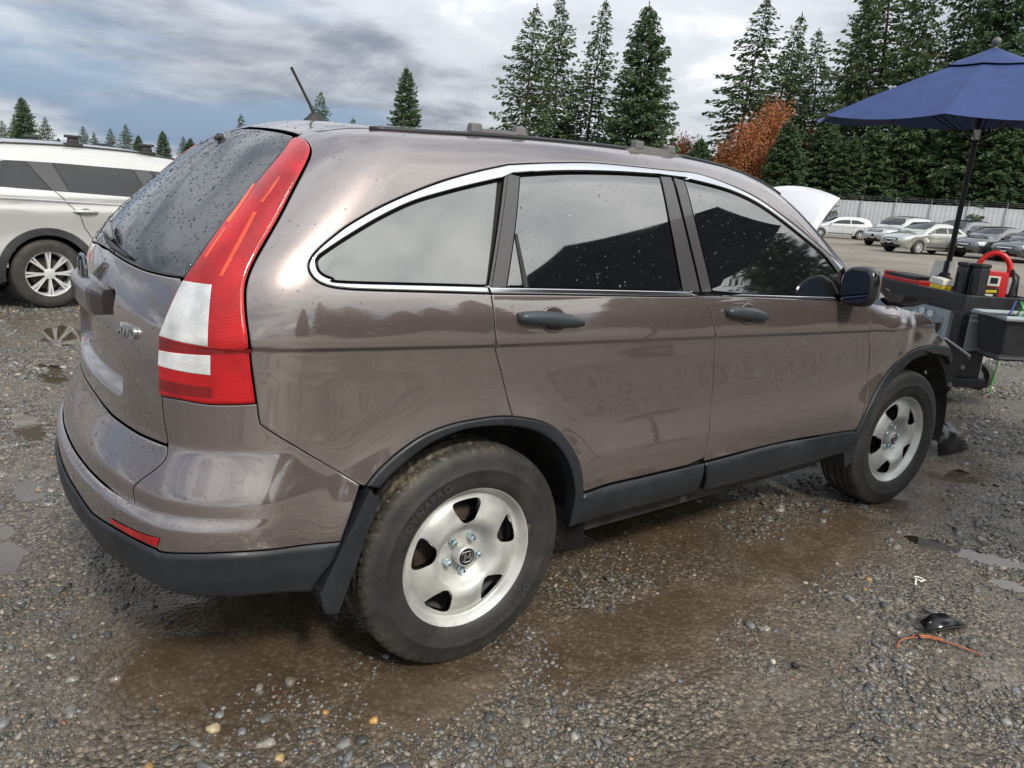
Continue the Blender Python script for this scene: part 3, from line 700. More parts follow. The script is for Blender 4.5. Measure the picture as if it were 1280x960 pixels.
for s_ in ('strip1','strip2','strip3','strip4'): lsub('reflector_strip',s_,ORANGE,.0108,**dict(kk,gap=.0003,bev=.0008,drop=.0003))
c1=S('clear1',sm=0); c2_=S('clear2',sm=0)
lsub('lens_band',J(c1[3],c1[2],(-.625,.826,1.045),(-.625,.826,1.030),c2_[1],c2_[0]),DKRED,.0105,**kk)
lsub('lens_band',J((-.797,.65,.945),(-.70,.772,.945),(-.70,.772,.912),(-.795,.65,.912)),DKRED,.0105,**kk)
# roof
ditch2=J((-.310,.545,1.58),ditch[6:],(1.2,.608,1.612),(1.46,.630,1.57))
rp=J((-.368,0,1.597),S('glass_top')[S('glass_top')[:,1]>.05]+[.010,0,0],ditch2,(1.52,.5,1.58),(1.60,.28,1.58),(1.63,0,1.58))
roof=panel('roof',half_to_full(rp),'top',PAINT,car,both=False,res=.035,gap=.003)
wp=J((1.64,0,1.58),(1.61,.28,1.58),(1.53,.5,1.57),(1.49,.632,1.565),(1.70,.692,1.465),(1.88,.745,1.325),(2.02,.79,1.215),(2.10,.825,1.15),(2.22,.70,1.15),(2.34,.4,1.15),(2.39,0,1.15))
panel('windshield',half_to_full(wp),'top',GLASS,car,both=False,res=.035,off=-.004)
# dark inner shell just under the skin, so gaps read black
def shellp(name,poly,mode,both=True,off=-.022,**k): return panel(name,poly,mode,SHELL,car,both=both,off=off,flange=0,res=.05,bev=.01,drop=0,tilt=0,gap=0.,**k)
shellp('inner_shell',J((-.60,.82,.88),(-.36,.87,.68),arch[:-1]+[0,0,.012],(.44,.9,.36),(2.08,.9,.36),fo[fo[:,0]<2.95]+[-.012,0,.012],(3.0,.8,.9),(2.7,.79,.98),(2.2,.84,1.04),(2.06,.84,1.10),(1.88,.757,1.32),(1.68,.70,1.46),(1.2,.64,1.6),(.4,.66,1.6),(-.2,.63,1.57),(-.42,.66,1.48),(-.6,.77,1.23),(-.62,.81,1.1)),'polar')
shellp('inner_shell',half_to_full(J((-.93,0,.45),(-.85,.68,.45),(-.6,.84,.45),(-.46,.86,.52),(-.40,.86,.66),(-.6,.82,.86),(-.60,.77,1.23),(-.40,.63,1.51),(-.38,.45,1.56),(-.38,0,1.58))),'fan',both=False,off=-.055)
roofin=shellp('inner_shell',half_to_full(J((-.34,0,1.6),(-.30,.52,1.58),(.2,.66,1.6),(1.2,.64,1.6),(1.5,.62,1.5),(1.62,0,1.58))),'top',both=False,off=-.02)
# ------------------------------------------------------------------ reflectors, badges, handles, mirrors, rails
me=panel_mesh('reflector',S('refl',sm=0),'fan',gap=.001,bev=.003,off=.004,res=.01,flange=.01)
for s_ in (1,-1):
    o=link('reflector',me,DKRED if False else RED,bumper); o.scale=(1,s_,1)
def side_pt(x,z):
    P,_=cast(np.array([[x,1.6,z]]),np.array([[0,-1.,0]]),0,1.5); n=grad(P)[0]; return P[0],n
def frame(P,n,fwd=(1,0,0)):
    n=np.array(n); f=np.array(fwd)-n*np.dot(fwd,n); f/=np.linalg.norm(f); u=np.cross(f,n); u=u if u[2]>0 else -u; return f,u,n
def put(me_,P,n):
    pass
HANDLE=plastic_mat('handle_plastic',(.020,.026,.032),.32)
def loft(secs,close=True):
    """secs: list of rings (k,3)"""
    V=np.vstack(secs); k=len(secs[0]); Fc=[]
    for i in range(len(secs)-1):
        for j in range(k): Fc.append((i*k+j,i*k+(j+1)%k,(i+1)*k+(j+1)%k,(i+1)*k+j))
    Fc.append(tuple(range(k))[::-1]); Fc.append(tuple((len(secs)-1)*k+j for j in range(k)))
    return V,Fc
def fixn(me):
    bm=bmesh.new(); bm.from_mesh(me); bmesh.ops.recalc_face_normals(bm,faces=bm.faces); bm.to_mesh(me); bm.free(); return me
def door_handle(parents,x0,x1,z):
    P,n=side_pt((x0+x1)/2,z); f,u,n=frame(P,n,(x1-x0,0,-.03)); L=math.hypot(x1-x0,.0); secs=[]
    for t in np.linspace(0,1,15):
        e=math.sin(math.pi*min(max(t*.94+.03,0),1))**.42
        hh=(.0060+.0180*e)*(1.0 if t<.75 else 1-.15*(t-.75)/.25); th=.012+.022*e
        c=P+f*L*(t-.5)+u*(.004*math.sin(math.pi*t)-.002)
        ring=[]
        for a in np.linspace(0,2*math.pi,14,endpoint=False):
            ca,sa=math.cos(a),math.sin(a); ring.append(c+u*hh*np.sign(sa)*abs(sa)**.8+n*(max(ca,-.2)*th*.9+.004))
        secs.append(np.array(ring)*[1,-1,1])
    V,Fc=loft(secs); me=fixn(mesh('door_handle',V,Fc))
    # scooped finger cup behind it: a shallow painted bowl
    cup=[];k=26
    rings=[(1.06,.0005),(1.0,.0016),(.90,.0008),(.8,-.0004),(.6,-.0010),(.3,-.0012),(.001,-.0012)]
    nrm=[1.0,.9,-.75,-.6,-.35,-.15,0.]; NC=[]
    Vc=[];Fcc=[]
    for (s_,d) in rings:
        for j in range(k):
            a=2*math.pi*j/k; Vc.append((P+f*(.047*math.cos(a)*s_+.012)+u*(.038*math.sin(a)*s_+.001)+n*(d+.0016))*[1,-1,1]); q_=nrm[len(NC)//k]; nv=n+(f*math.cos(a)+u*math.sin(a))*q_*.75; NC.append(nv/np.linalg.norm(nv)*[1,-1,1])
    for i in range(len(rings)-1):
        for j in range(k): Fcc.append((i*k+j,i*k+(j+1)%k,(i+1)*k+(j+1)%k,(i+1)*k+j))
    mc=mesh('handle_cup',Vc,Fcc)
    if np.mean([p_.normal.y for p_ in mc.polygons])>0: Fcc=[t_[::-1] for t_ in Fcc]
    mc=mesh('handle_cup',Vc,Fcc,NC)
    split=MB(); q=P+f*L*(-.19)
    split.box((q+n*.022)*[1,-1,1],(.0022,.03,.040))
    for o in parents:
        link('door_handle',me,HANDLE,o); link('handle_cup',mc,CUP,o); 
CUP=mat('handle_recess_shaded_paint',(.12,.09,.082),.35,.5,.6)  # body colour darkened: the hollow's shade is put into the cup's paint
hr0=onside=None
def from_px3(x,z): return x,z
door_handle(rd,.118,.360,1.085); door_handle(fd,1.068,1.312,1.063)
# mirrors
MIR=mat('mirror_cap_black',(.006,.007,.009),.22,0,.35); MIRG=mat('mirror_glass',(.045,.055,.085),.03,1.0)
def mirror(parents):
    c=np.array([1.865,.962,1.163]); secs=[]
    for t,(sx,sy,sz) in zip((-.052,-.040,-.01,.03,.055,.066),((.92,.93,.0),(1.0,1.0,.0),(1.02,1.02,0),(.88,.9,0),(.6,.66,0),(.3,.34,0))):
        ring=[]
        for a in np.linspace(0,2*math.pi,28,endpoint=False):
            ca,sa=math.cos(a),math.sin(a); e=.62
            y=.076*sx*np.sign(ca)*abs(ca)**e; z=.083*sy*np.sign(sa)*abs(sa)**e
            z-= .010*(ca<0)*abs(ca)
            ring.append((c[0]+t-.10*y*.6,-(c[1]+y),c[2]+z))
        secs.append(np.array(ring))
    V,Fc=loft(secs); me=fixn(mesh('side_mirror',V,Fc)); 
    g=[]
    for a in np.linspace(0,2*math.pi,28,endpoint=False):
        ca,sa=math.cos(a),math.sin(a); e=.62; y=.063*np.sign(ca)*abs(ca)**e; z=.068*np.sign(sa)*abs(sa)**e
        g.append((c[0]-.0545-.10*y*.6,-(c[1]+y),c[2]+z))
    mg=mesh('mirror_glass',g,[tuple(range(28))],smooth=False)
    b=MB().box((1.90,-.885,1.105),(.11,.10,.035),bev=.012); mb=mesh('mirror_arm',b.v,b.f); fixn(mb)
    sl=MB()
    for i in range(5): sl.box((1.875+.004*i,-(1.066+.003*i),1.125+.017*i),(.045,.05,.006),rotm(0,0,.5))
    sm_=mesh('vent_fin',sl.v,sl.f)
    for o in parents:
        m=link('side_mirror',me,MIR,car); m.scale=o.scale
        link('mirror_glass',mg,MIRG,m); link('mirror_arm',mb,MIR,m)
mirror(fd)
tri=J((1.865,.862,1.103),(2.03,.868,1.10),(1.93,.832,1.212)); sub(fd,'sail_panel',tri,MIR,gap=.001,bev=.002,off=.002)
# roof ditch strip, rack feet, antenna
RAIL=plastic_mat('roof_moulding',(.008,.009,.011),.4); FOOT=plastic_mat('rack_foot_grey',(.085,.083,.082),.5)
def topz(x,w):
    P,_=cast(np.array([[x,w,2.2]]),np.array([[0,0,-1.]]),0,1.2,240); return P[0][2]
dl=J((-.22,.602,1.58),(0,.630,1.6),(.432,.622,1.61),(.711,.610,1.615),(.946,.613,1.615),(1.2,.606,1.607),(1.46,.626,1.575),(1.62,.668,1.52))
dl=crom(dl,5); pts=[(p[0],-p[1],topz(p[0],p[1])+.001) for p in dl]
rm=MB(); rm.tube(pts,.008,8); me=mesh('roof_moulding',rm.v,rm.f)
for s_ in (1,-1): link('roof_moulding',me,RAIL,car).scale=(1,s_,1)
def rack_foot(xc_,L):
    f=MB(); w=.612
    prof=[]
    secs=[]
    for t,(h,wd) in zip(np.linspace(-.5,.5,9),((.004,.018),(.012,.024),(.02,.028),(.022,.030),(.022,.030),(.022,.030),(.02,.028),(.012,.024),(.004,.018))):
        x=xc_+t*L; z=topz(x,w)-.006
        secs.append(np.array([(x,-(w+wd*.7),z-.012),(x,-(w+wd*.5),z+h),(x,-(w-wd*.6),z+h+.004),(x,-(w-wd),z)]))
    V,Fc=loft(secs); f.add(V,Fc)
    for dx in (-.10,.10):
        x=xc_+dx*L/.36; z=topz(x,w)+.012
        f.box((x,-w,z+.006),(.045,.034,.030),bev=.006,taper=.8)
    me=fixn(mesh('rack_foot',f.v,f.f,smooth=False))
    for s_ in (1,-1): link('rack_foot',me,FOOT,car).scale=(1,s_,1)
rack_foot(.205,.30); rack_foot(.90,.30)
zt=topz(-.14,0)
a=MB(); a.lathe([(.036,0),(.030,.012),(.018,.028),(.011,.040),(.0,.043)],18,Matrix.Translation((-.14,0,zt-.004))@Matrix.Diagonal((1.5,.9,1,1)))
d=np.array((-.50,0,.86)); d/=np.linalg.norm(d)
b0=np.array((-.14,0,zt+.03)); a.tube([b0,b0+d*.03,b0+d*.035,b0+d*.14,b0+d*.165],[.0085,.0065,.0052,.0046,.0052],8)
a.build('antenna',RUBBER,car,True,50)
# wiper, washer nozzle
def rear_pt(w,z):
    P,_=cast(np.array([[-1.8,w,z]]),np.array([[1.,0,0]]),0,1.8,300); return P[0],grad(P)[0]
def rp_(w,z,o): 
    P,n=rear_pt(w,z); return (P+n*o)*[1,-1,1]
GREY=plastic_mat('wiper_grey',(.10,.105,.11),.4)
wv=MB(); wv.tube([rp_(-.045,1.264,.010),rp_(-.02,1.258,.015),rp_(.03,1.250,.018),rp_(.08,1.242,.018),rp_(.13,1.234,.016)],[.005,.010,.011,.010,.005],10); wp_=wv.build('wiper_arm',GREY,tail,True,60)
wv=MB(); wv.tube([rp_(.02,1.236,.012),rp_(.10,1.226,.013),rp_(.20,1.216,.013),rp_(.345,1.206,.010)],[.007,.008,.008,.005],8); wv.build('wiper_blade',RUBBER,tail,True,60)
wv=MB(); wv.tube([rp_(-.0,1.562,.0),rp_(-.0,1.556,.008),rp_(0,1.547,.009)],[.011,.012,.005],10); wv.build('washer_nozzle',RUBBER,tail,True,60)
# number plate garnish with release handle; loose chrome badge
GARN=mat('garnish_dark_gloss',(.008,.009,.012),.28,0,.15,.35)
def bent_bar(w0,w1,zc_,hz,dp,n=16,o0=-.004,end=.5):
    secs=[]
    for t in np.linspace(0,1,n):
        w=w0+(w1-w0)*t; e=min(1,end+6.*min(t,1-t)) ; P,nn=rear_pt(w,zc_); nn=nn*[1,1,0]; nn/=np.linalg.norm(nn)
        ring=[]
        for (a_,b_) in ((-.5,-.3),(-.5,.55),(-.36,.92),(-.1,1.0),(.25,.86),(.46,.6),(.5,.2),(.5,-.3)):
            ring.append((P+nn*(b_*dp*e+o0)+np.array([0,0,a_*hz*(.55+.45*e)]))*[1,-1,1])
        secs.append(np.array(ring))
    return secs
secs=[]
for w in np.linspace(-.27,.27,19):
    tp=min(1.,.35+(.27-abs(w))*9)
    P,nn=rear_pt(w,1.075); nn=nn*[1,1,0]; nn/=np.linalg.norm(nn); secs.append(np.array([(P+nn*(o_*tp if o_>0 else o_)+np.array([0,0,(z_-1.075)*(.6+.4*tp)]))*[1,-1,1] for o_,z_ in ((-.03,1.124),(.006,1.126),(.028,1.108),(.033,1.098),(.029,1.040),(.022,1.030),(-.03,1.030))]))
V,Fc=loft(secs); g_=link('plate_garnish',fixn(mesh('plate_garnish',V,Fc,smooth=False)),mat('garnish_paint',(.045,.037,.037),.25,.4,.6),tail)
def text_mesh(name,txt,size,depth,bold=.0,space=1.):
    cu=bpy.data.curves.new(name,'FONT'); cu.body=txt; cu.size=size; cu.extrude=depth; cu.align_x='CENTER'; cu.align_y='CENTER'; cu.offset=bold; cu.space_character=space; cu.resolution_u=3
    ob=bpy.data.objects.new(name,cu); COL.objects.link(ob); dg=bpy.context.evaluated_depsgraph_get()
    me=bpy.data.meshes.new_from_object(ob.evaluated_get(dg)); bpy.data.objects.remove(ob); bpy.data.curves.remove(cu); me.name=name; return me
P,n=rear_pt(.47,1.03); f=np.cross(np.array([0,0,1.]),n); f/=np.linalg.norm(f); f=-f if f[1]<0 else f; u=np.cross(f,n); u=u if u[2]>0 else -u
bt=text_mesh('letter_badge','AWD',.045,.004,.0012)
Rb=Matrix(((f[0],u[0],n[0],0),(-f[1],-u[1],-n[1],0),(f[2],u[2],n[2],0),(0,0,0,1)))
bt.transform(Matrix.Translation((P+n*.004)*np.array([1,-1,1]))@Rb); link('letter_badge',bt,CHROME,tail)
# mud flaps, underbody, wheel wells
fl=MB(); 
flap=J((-.345,.905,.65),(-.415,.90,.51),(-.478,.885,.365),(-.462,.885,.300),(-.425,.885,.292),(-.378,.90,.44),(-.322,.91,.62))
V=[(x_,-w_,z_) for x_,w_,z_ in flap]+[(x_+.012,-(w_-.22),z_) for x_,w_,z_ in flap]; n=len(flap)
fl.add(V,[tuple(range(n)),tuple(range(n,2*n))[::-1]]+[(i,n+i,n+(i+1)%n,(i+1)%n) for i in range(n)])
me=fixn(mesh('mud_flap',fl.v,fl.f,smooth=False))
for s_ in (1,-1):
    o=link('mud_flap',me,PLAST,car); o.scale=(1,s_,1); o.location=(0,0,0) if s_>0 else (.06,0,.17)
fl=MB(); flap=J((2.13,.905,.48),(2.20,.905,.56),(2.245,.905,.58),(2.205,.9,.45),(2.20,.89,.30),(2.15,.885,.27),(2.115,.885,.36))
V=[(x_,-w_,z_) for x_,w_,z_ in flap]+[(x_-.012,-(w_-.20),z_) for x_,w_,z_ in flap]; n=len(flap)
fl.add(V,[tuple(range(n)),tuple(range(n,2*n))[::-1]]+[(i,n+i,n+(i+1)%n,(i+1)%n) for i in range(n)])
me=fixn(mesh('mud_flap',fl.v,fl.f,smooth=False))
for s_ in (1,-1): link('mud_flap',me,PLAST,car).scale=(1,s_,1)
UNDER=mottled('underbody_black',(.012,.012,.012),(.035,.03,.026),12,.75)
ub=MB(); ub.box((1.08,0,.34),(1.9,1.60,.12)); ub.box((-.62,0,.49),(.44,1.4,.10)); ub.box((0,0,.55),(.95,1.15,.3)); ub.box((2.55,0,.5),(1.0,1.1,.36))
ub.tube([(0,-.75,.35),(0,.75,.35)],.045,10); ub.tube([(-.9,.35,.33),(-.3,.35,.30),(.3,.2,.28),(1.8,.1,.28)],.03,8)
ub.build('underbody',UNDER,car)
ws=MB()
for xw,r0 in ((.02,.455),(2.66,.465)):
    w_=MB(); k=26; V=[];Fc=[]
    for j in range(k+1):
        a=math.pi*(1.12*j/k-.06); V+= [(xw+r0*math.cos(a),-.885,.35+r0*math.sin(a)),(xw+r0*math.cos(a),-.50,.35+r0*math.sin(a))]
    for j in range(k): Fc.append((2*j,2*j+1,2*j+3,2*j+2))
    b=len(V); V+= [(xw,-.50,.35)]
    for j in range(k): Fc.append((2*j+1,b,2*j+3))
    me=mesh('wheel_well',V,Fc)
    for s_ in (1,-1): link('wheel_well',me,UNDER,car).scale=(1,s_,1)
# ------------------------------------------------------------------ wheels
def tyre_mesh(name,nseg=288,R=.360,hw=.112):
    prof=[(.222,-.088),(.228,-.098),(.240,-.106),(.262,-.1115),(.285,-.1125),(.288,-.1140),(.292,-.1140),(.295,-.1122),(.318,-.1085),(.332,-.105),(.343,-.100),(.350,-.095),(.3545,-.088),(.3575,-.080),(.3588,-.070)]
    tread=[(.3592,y) for y in (-.064,-.0635,-.056,-.0555,-.045,-.035,-.026,-.0255,-.018,-.0175,-.008)]+[(.36,0.)]
    half=prof+tread; full=half+[(r,-y) for r,y in half[::-1][1:]]
    rr=np.array([p[0] for p in full]); yy=np.array([p[1] for p in full]); th=np.linspace(0,2*np.pi,nseg,endpoint=False)
    T_,Y_=np.meshgrid(th,yy); Rr=np.repeat(rr[:,None],nseg,1).copy()
    g=np.zeros_like(Rr)
    ay=np.abs(Y_)
    g=np.maximum(g,((ay>.0553)&(ay<.0642))*.0075); g=np.maximum(g,((ay>.0172)&(ay<.0262))*.0075)
    ph=T_*64/(2*np.pi)+Y_*14*np.sign(Y_+1e-9)
    sl=(np.abs((ph%1.)-.5)<.10)
    g=np.maximum(g,(sl&(ay>.060)&(ay<.1005)&(Rr>.346))*.0045)
    ph2=T_*64/(2*np.pi)+.3+Y_*22; g=np.maximum(g,((np.abs((ph2%1.)-.5)<.09)&(ay>.026)&(ay<.056))*.005)
    ph3=T_*64/(2*np.pi)+.6-Y_*30; g=np.maximum(g,((np.abs((ph3%1.)-.5)<.07)&(ay<.0175))*.004)
    Rr-=g
    V=np.stack([Rr*np.cos(T_),Y_,Rr*np.sin(T_)],-1).reshape(-1,3); m=len(full); Fc=[]
    i,j=np.meshgrid(np.arange(m-1),np.arange(nseg),indexing='ij'); j2=(j+1)%nseg
    Fc=np.stack([i*nseg+j,(i+1)*nseg+j,(i+1)*nseg+j2,i*nseg+j2],-1).reshape(-1,4)
    me=fastmesh(name,V,Fc,True)
    bm=bmesh.new(); bm.from_mesh(me)
    for e in bm.edges:
        if len(e.link_faces)==2 and e.calc_face_angle(0)>rad(35): e.smooth=False
    bm.to_mesh(me); bm.free(); return me
def tyre_mat():
    m=mat('tyre_rubber_muddy',(.022,.021,.021),.62); v=coords(m); b=bsdf(m)
    sep=nd(m,'ShaderNodeSeparateXYZ'); lk(m,v,sep.inputs[0])
    r=mth(m,'SQRT',mth(m,'ADD',mth(m,'POWER',sep.outputs[0],2.),mth(m,'POWER',sep.outputs[2],2.)))
    ay=mth(m,'ABSOLUTE',sep.outputs[1])
    n1=noise(m,v,75,5,.75); n2=noise(m,v,9,5,.6)
    tread=cramp(m,ay,[(.088,1.),(.104,0.)])
    mud=mth(m,'MULTIPLY',tread,cramp(m,mth(m,'ADD',mth(m,'MULTIPLY',n1,.6),mth(m,'MULTIPLY',n2,.4)),[(.545,0.),(.575,1.)]))
    low=mth(m,'MULTIPLY',cramp(m,mth(m,'ADD',r,mth(m,'MULTIPLY',n2,.10)),[(.37,0.),(.43,1.)]),.4)
    patch=mth(m,'MULTIPLY',cramp(m,noise(m,v,6.5,4,.5),[(.68,0.),(.73,1.)]),.8)
    col=mix(m,cramp(m,n2,[(.35,0.),(.7,1.)]),(.013,.013,.0135),(.034,.032,.031))
    col=mix(m,low,col,(.070,.060,.050)); col=mix(m,mth(m,'MULTIPLY',mud,.8),col,(.135,.110,.070)); col=mix(m,patch,col,(.20,.15,.10))
    lk(m,col,b.inputs['Base Color']); bump(m,n1,.4,.003); return m
TYRE=tyre_mat()
STEEL=mottled('silver_wheel_paint',(.36,.365,.36),(.56,.56,.535),9,.38,.45,.25,0,.5)
NUT=mat('zinc_nut',(.50,.62,.66),.25,1.0); DISC=mottled('rusty_brake',(.022,.018,.016),(.060,.038,.026),30,.7); CAPM=mat('cap_black',(.008,.008,.008),.25)
HR=Spl([0,.066,.078,.092,.106,.122,.150,.180,.198,.206,.213,.221,.229,.233],[-.050,-.050,-.049,-.033,-.011,-.002,-.004,-.014,-.026,-.028,-.017,-.006,0,-.005])
HOLES=[rad(92+72*k) for k in range(5)]
def rim_h(x,z):
    r=np.hypot(x,z); t=np.arctan2(z,x); h=HR(r)
    for a in HOLES:
        d=(t-a+np.pi)%(2*np.pi)-np.pi
        h=h-.010*np.exp(-(d/.34)**2)*np.exp(-((r-.152)/.040)**2)
    return h
def rim_mesh(name):
    pts=[];cons=[];holes=[]
    def ringp(r,n): return np.stack([r*np.cos(np.linspace(0,2*np.pi,n,endpoint=False)),r*np.sin(np.linspace(0,2*np.pi,n,endpoint=False))],-1)
    outer=ringp(.233,120); P=[outer]; cons.append(list(range(120))); base=120
    for a in HOLES:
        raw=[(.123,-.020),(.116,0),(.123,.020),(.150,.040),(.174,.050),(.185,.040),(.1885,0),(.185,-.040),(.174,-.050),(.150,-.040)]
        q=np.array([(r*math.cos(0),s_) for r,s_ in raw]); q=crom(np.vstack([q,q[:1]]),4)[:-1]
        q=np.stack([q[:,0]*math.cos(a)-q[:,1]*math.sin(a),q[:,0]*math.sin(a)+q[:,1]*math.cos(a)],-1)
        holes.append(q); P.append(q); cons.append(list(range(base,base+len(q)))); base+=len(q)
    G=[]
    for r in (.001,.03,.05,.066,.072,.078,.085,.092,.099,.106,.113,.121,.130,.139,.148,.157,.166,.175,.183,.190,.197,.202,.207,.211,.215,.219,.223,.227,.230):
        n=max(6,int(2*math.pi*r/.0085)); n=min(n,120); q=ringp(r,n)
        if r>.1 and r<.2:
            k=np.ones(len(q),bool)
            for h_ in holes: k&=~inside(q,h_)&(dist_poly(q,h_)>.003)
            q=q[k]
        G.append(q)
    allp=np.vstack(P+G); ed=[(c[i],c[(i+1)%len(c)]) for c in cons for i in range(len(c))]
    vo,eo,fo_,ov,_,_=delaunay_2d_cdt([Vector(p) for p in allp],ed,[],0,1e-7)
    V2=np.array([v[:] for v in vo]); tri=np.array([f[:3] for f in fo_]); cen=V2[tri].mean(1); k=np.hypot(*cen.T)<.2331
    for h_ in holes: k&=~inside(cen,h_)
    tri=tri[k]; H=rim_h(*V2.T); e=5e-4
    gx=(rim_h(V2[:,0]+e,V2[:,1])-rim_h(V2[:,0]-e,V2[:,1]))/(2*e); gz=(rim_h(V2[:,0],V2[:,1]+e)-rim_h(V2[:,0],V2[:,1]-e))/(2*e)
    V=[np.stack([V2[:,0],-H,V2[:,1]],-1)]; Nn=np.stack([-gx,-np.ones(len(V2)),-gz],-1); Nn/=np.linalg.norm(Nn,axis=1,keepdims=True); NN=[Nn]; Fc=[]
    for t_ in tri:
        a,b,c=t_; nn=np.cross(V[0][b]-V[0][a],V[0][c]-V[0][a]); Fc.append((a,b,c) if nn@Nn[a]>0 else (a,c,b))
    base=len(V2)
    for h_ in holes:   # rolled hole edges
        n=len(h_); c=h_.mean(0); hh=rim_h(*h_.T); o=(c-h_); o/=np.linalg.norm(o,axis=1,keepdims=True)
        n1=np.stack([o[:,0]*.7,-.7+0*o[:,0],o[:,1]*.7],-1); n2=np.stack([o[:,0],0*o[:,0],o[:,1]],-1)
        r0=np.stack([h_[:,0],-hh,h_[:,1]],-1); h1=h_+o*.003; r1=np.stack([h1[:,0],-hh+.004,h1[:,1]],-1); r2=np.stack([h1[:,0],-hh+.016,h1[:,1]],-1)
        V+=[r0,r1,r2]; NN+=[n1,n2,n2]
        for i in range(n):
            j=(i+1)%n; Fc+= [(base+i,base+j,base+n+j,base+n+i),(base+n+i,base+n+j,base+2*n+j,base+2*n+i)]
        base+=3*n
    lip=[(.233,.004),(.2335,.010),(.228,.016)]
    V=np.vstack(V);NN=np.vstack(NN); return mesh(name,V,Fc,NN)
ty=tyre_mesh('tyre'); rimm=rim_mesh('rim')
def sidewall_text(txt,r0,size,a_mid,span_sp=1.0):
    me=text_mesh('sidewall_lettering',txt,size,.0012,.0006,1.25)
    co=np.zeros(len(me.vertices)*3); me.vertices.foreach_get('co',co); co=co.reshape(-1,3)
    a=a_mid-co[:,0]/r0; r=r0+co[:,1]; y=-.1135-(co[:,2]+.0012)*.7+np.abs(r-.28)*.06
    me.vertices.foreach_set('co',np.stack([r*np.cos(a),y,r*np.sin(a)],-1).astype(np.float32).ravel()); me.update(); return me
stx=sidewall_text('DYNAPRO',.268,.034,rad(128)); stx2=sidewall_text('HANKOOK' if False else 'DYNAPRO',.268,.034,rad(308))
LETTER=mat('tyre_lettering',(.040,.039,.040),.5)
def wheel(loc,rz,spin,flip):
    w=empty('wheel',loc,rz,car); 
    if flip: w.scale=(1,-1,1)
    def part(n,me,mt):
        o=link(n,me,mt,w); o.rotation_euler=(0,-spin,0); return o
    t=part('tyre',ty,TYRE); part('sidewall_lettering',stx,LETTER); part('sidewall_lettering',stx2,LETTER)
    r=part('rim',rimm,STEEL); r.location=(0,-.0985,0)
    part('barrel',BARREL,BARM); part('brake_drum',DRUM,DISC)
    part('hub_cap',HUBC,CAPM); part('cap_emblem',HEMB,CHROME); 
    part('cap_ring',HUBR,STEEL)
    for me_ in NUTS: part('wheel_nut',me_,NUT)
    return w
Mx=Matrix.Rotation(rad(90),4,'X')     # lathe axis z -> -y
b=MB().lathe([(.224,.095),(.214,.08),(.205,.05),(.200,-.02),(.205,-.09),(.224,-.1)],64,Mx); BARREL=mesh('barrel',b.v,b.f); BARM=mat('barrel_dark',(.10,.10,.10),.6)
b=MB().lathe([(.001,.015),(.14,.015),(.146,.01),(.146,-.05),(.16,-.055),(.16,-.07)],48,Mx); DRUM=mesh('brake_drum',b.v,b.f)
zc0=.0985-.046
b=MB().lathe([(.034,zc0-.004),(.034,zc0+.030),(.031,zc0+.034),(.0275,zc0+.0345)],40,Mx); HUBR=mesh('cap_ring',b.v,b.f)
b=MB().lathe([(.0278,zc0+.0338),(.001,zc0+.0350)],40,Mx); HUBC=mesh('hub_cap',b.v,b.f)
# the H-shaped emblem: two flared uprights, a cross bar and a thin rounded frame
em=MB()
def quad(pts,h0,h1):
    em.prism([(x_,-z_) for x_,z_ in pts],h0,h1,Mx@Matrix.Rotation(0,4,'Z'))
hz0,hz1=zc0+.0345,zc0+.0385
for s_ in (1,-1):
    quad([(s_*.0045,-.0130),(s_*.0115,-.0140),(s_*.0155,.0140),(s_*.0080,.0140)][::s_],hz0,hz1)
quad([(-.0075,-.0030),(.0075,-.0030),(.0085,.0035),(-.0085,.0035)],hz0,hz1)
fr=[]
for a_ in np.linspace(0,2*math.pi,40): fr.append((.0195*math.copysign(abs(math.cos(a_))**.6,math.cos(a_))*(1+.10*math.sin(a_)),-(hz0+.001),.0175*math.copysign(abs(math.sin(a_))**.6,math.sin(a_))))
em.tube(fr,.0012,6,False)
HEMB=mesh('cap_emblem',em.v,em.f,smooth=False)
NUTS=[]
for k_ in range(5):
    a_=rad(92+36+72*k_); c_=(.0572*math.cos(a_),0,.0572*math.sin(a_)); b=MB()
    b.lathe([(.0125,zc0-.002),(.0125,zc0+.003),(.0108,zc0+.004),(.0105,zc0+.018),(.006,zc0+.023),(.001,zc0+.023)],6,Matrix.Translation(c_)@Mx); NUTS.append(mesh('wheel_nut',b.v,b.f,smooth=False))
wheel((0,-.7865,.350),0,0,False); wheel((0,.7865,.350),0,rad(40),True)
wheel((2.62,-.7865,.350),rad(-4.4),rad(20),False); wheel((2.62,.7865,.350),rad(-4.4),rad(75),True)

# raised emblem on the tailgate: the same flared H in a rounded frame
em2=MB(); P,nn=rear_pt(0.,1.150); nn=nn*[1,1,0]; nn/=np.linalg.norm(nn); Me=Matrix.Translation((P[0]-.034,0,1.128))@Matrix.Rotation(rad(-90),4,'Z')@Mx
k_=3.1
for s_ in (1,-1): em2.prism([(x_*k_,-z_*k_) for x_,z_ in [(s_*.0045,-.0130),(s_*.0115,-.0140),(s_*.0155,.0140),(s_*.0080,.0140)][::s_]],-.012,.006,Me)
em2.prism([(x_*k_,-z_*k_) for x_,z_ in [(-.0075,-.0030),(.0075,-.0030),(.0085,.0035),(-.0085,.0035)]],-.012,.006,Me)
fr=[tuple(Me@Vector((.0195*k_*math.copysign(abs(math.cos(a_))**.6,math.cos(a_))*(1+.10*math.sin(a_)),-.0175*k_*math.copysign(abs(math.sin(a_))**.6,math.sin(a_)),-.004))) for a_ in np.linspace(0,2*math.pi,40)]
em2.tube(fr,.006,8,False); em2.build('emblem',mat('dark_chrome',(.16,.17,.19),.2,1.),tail)
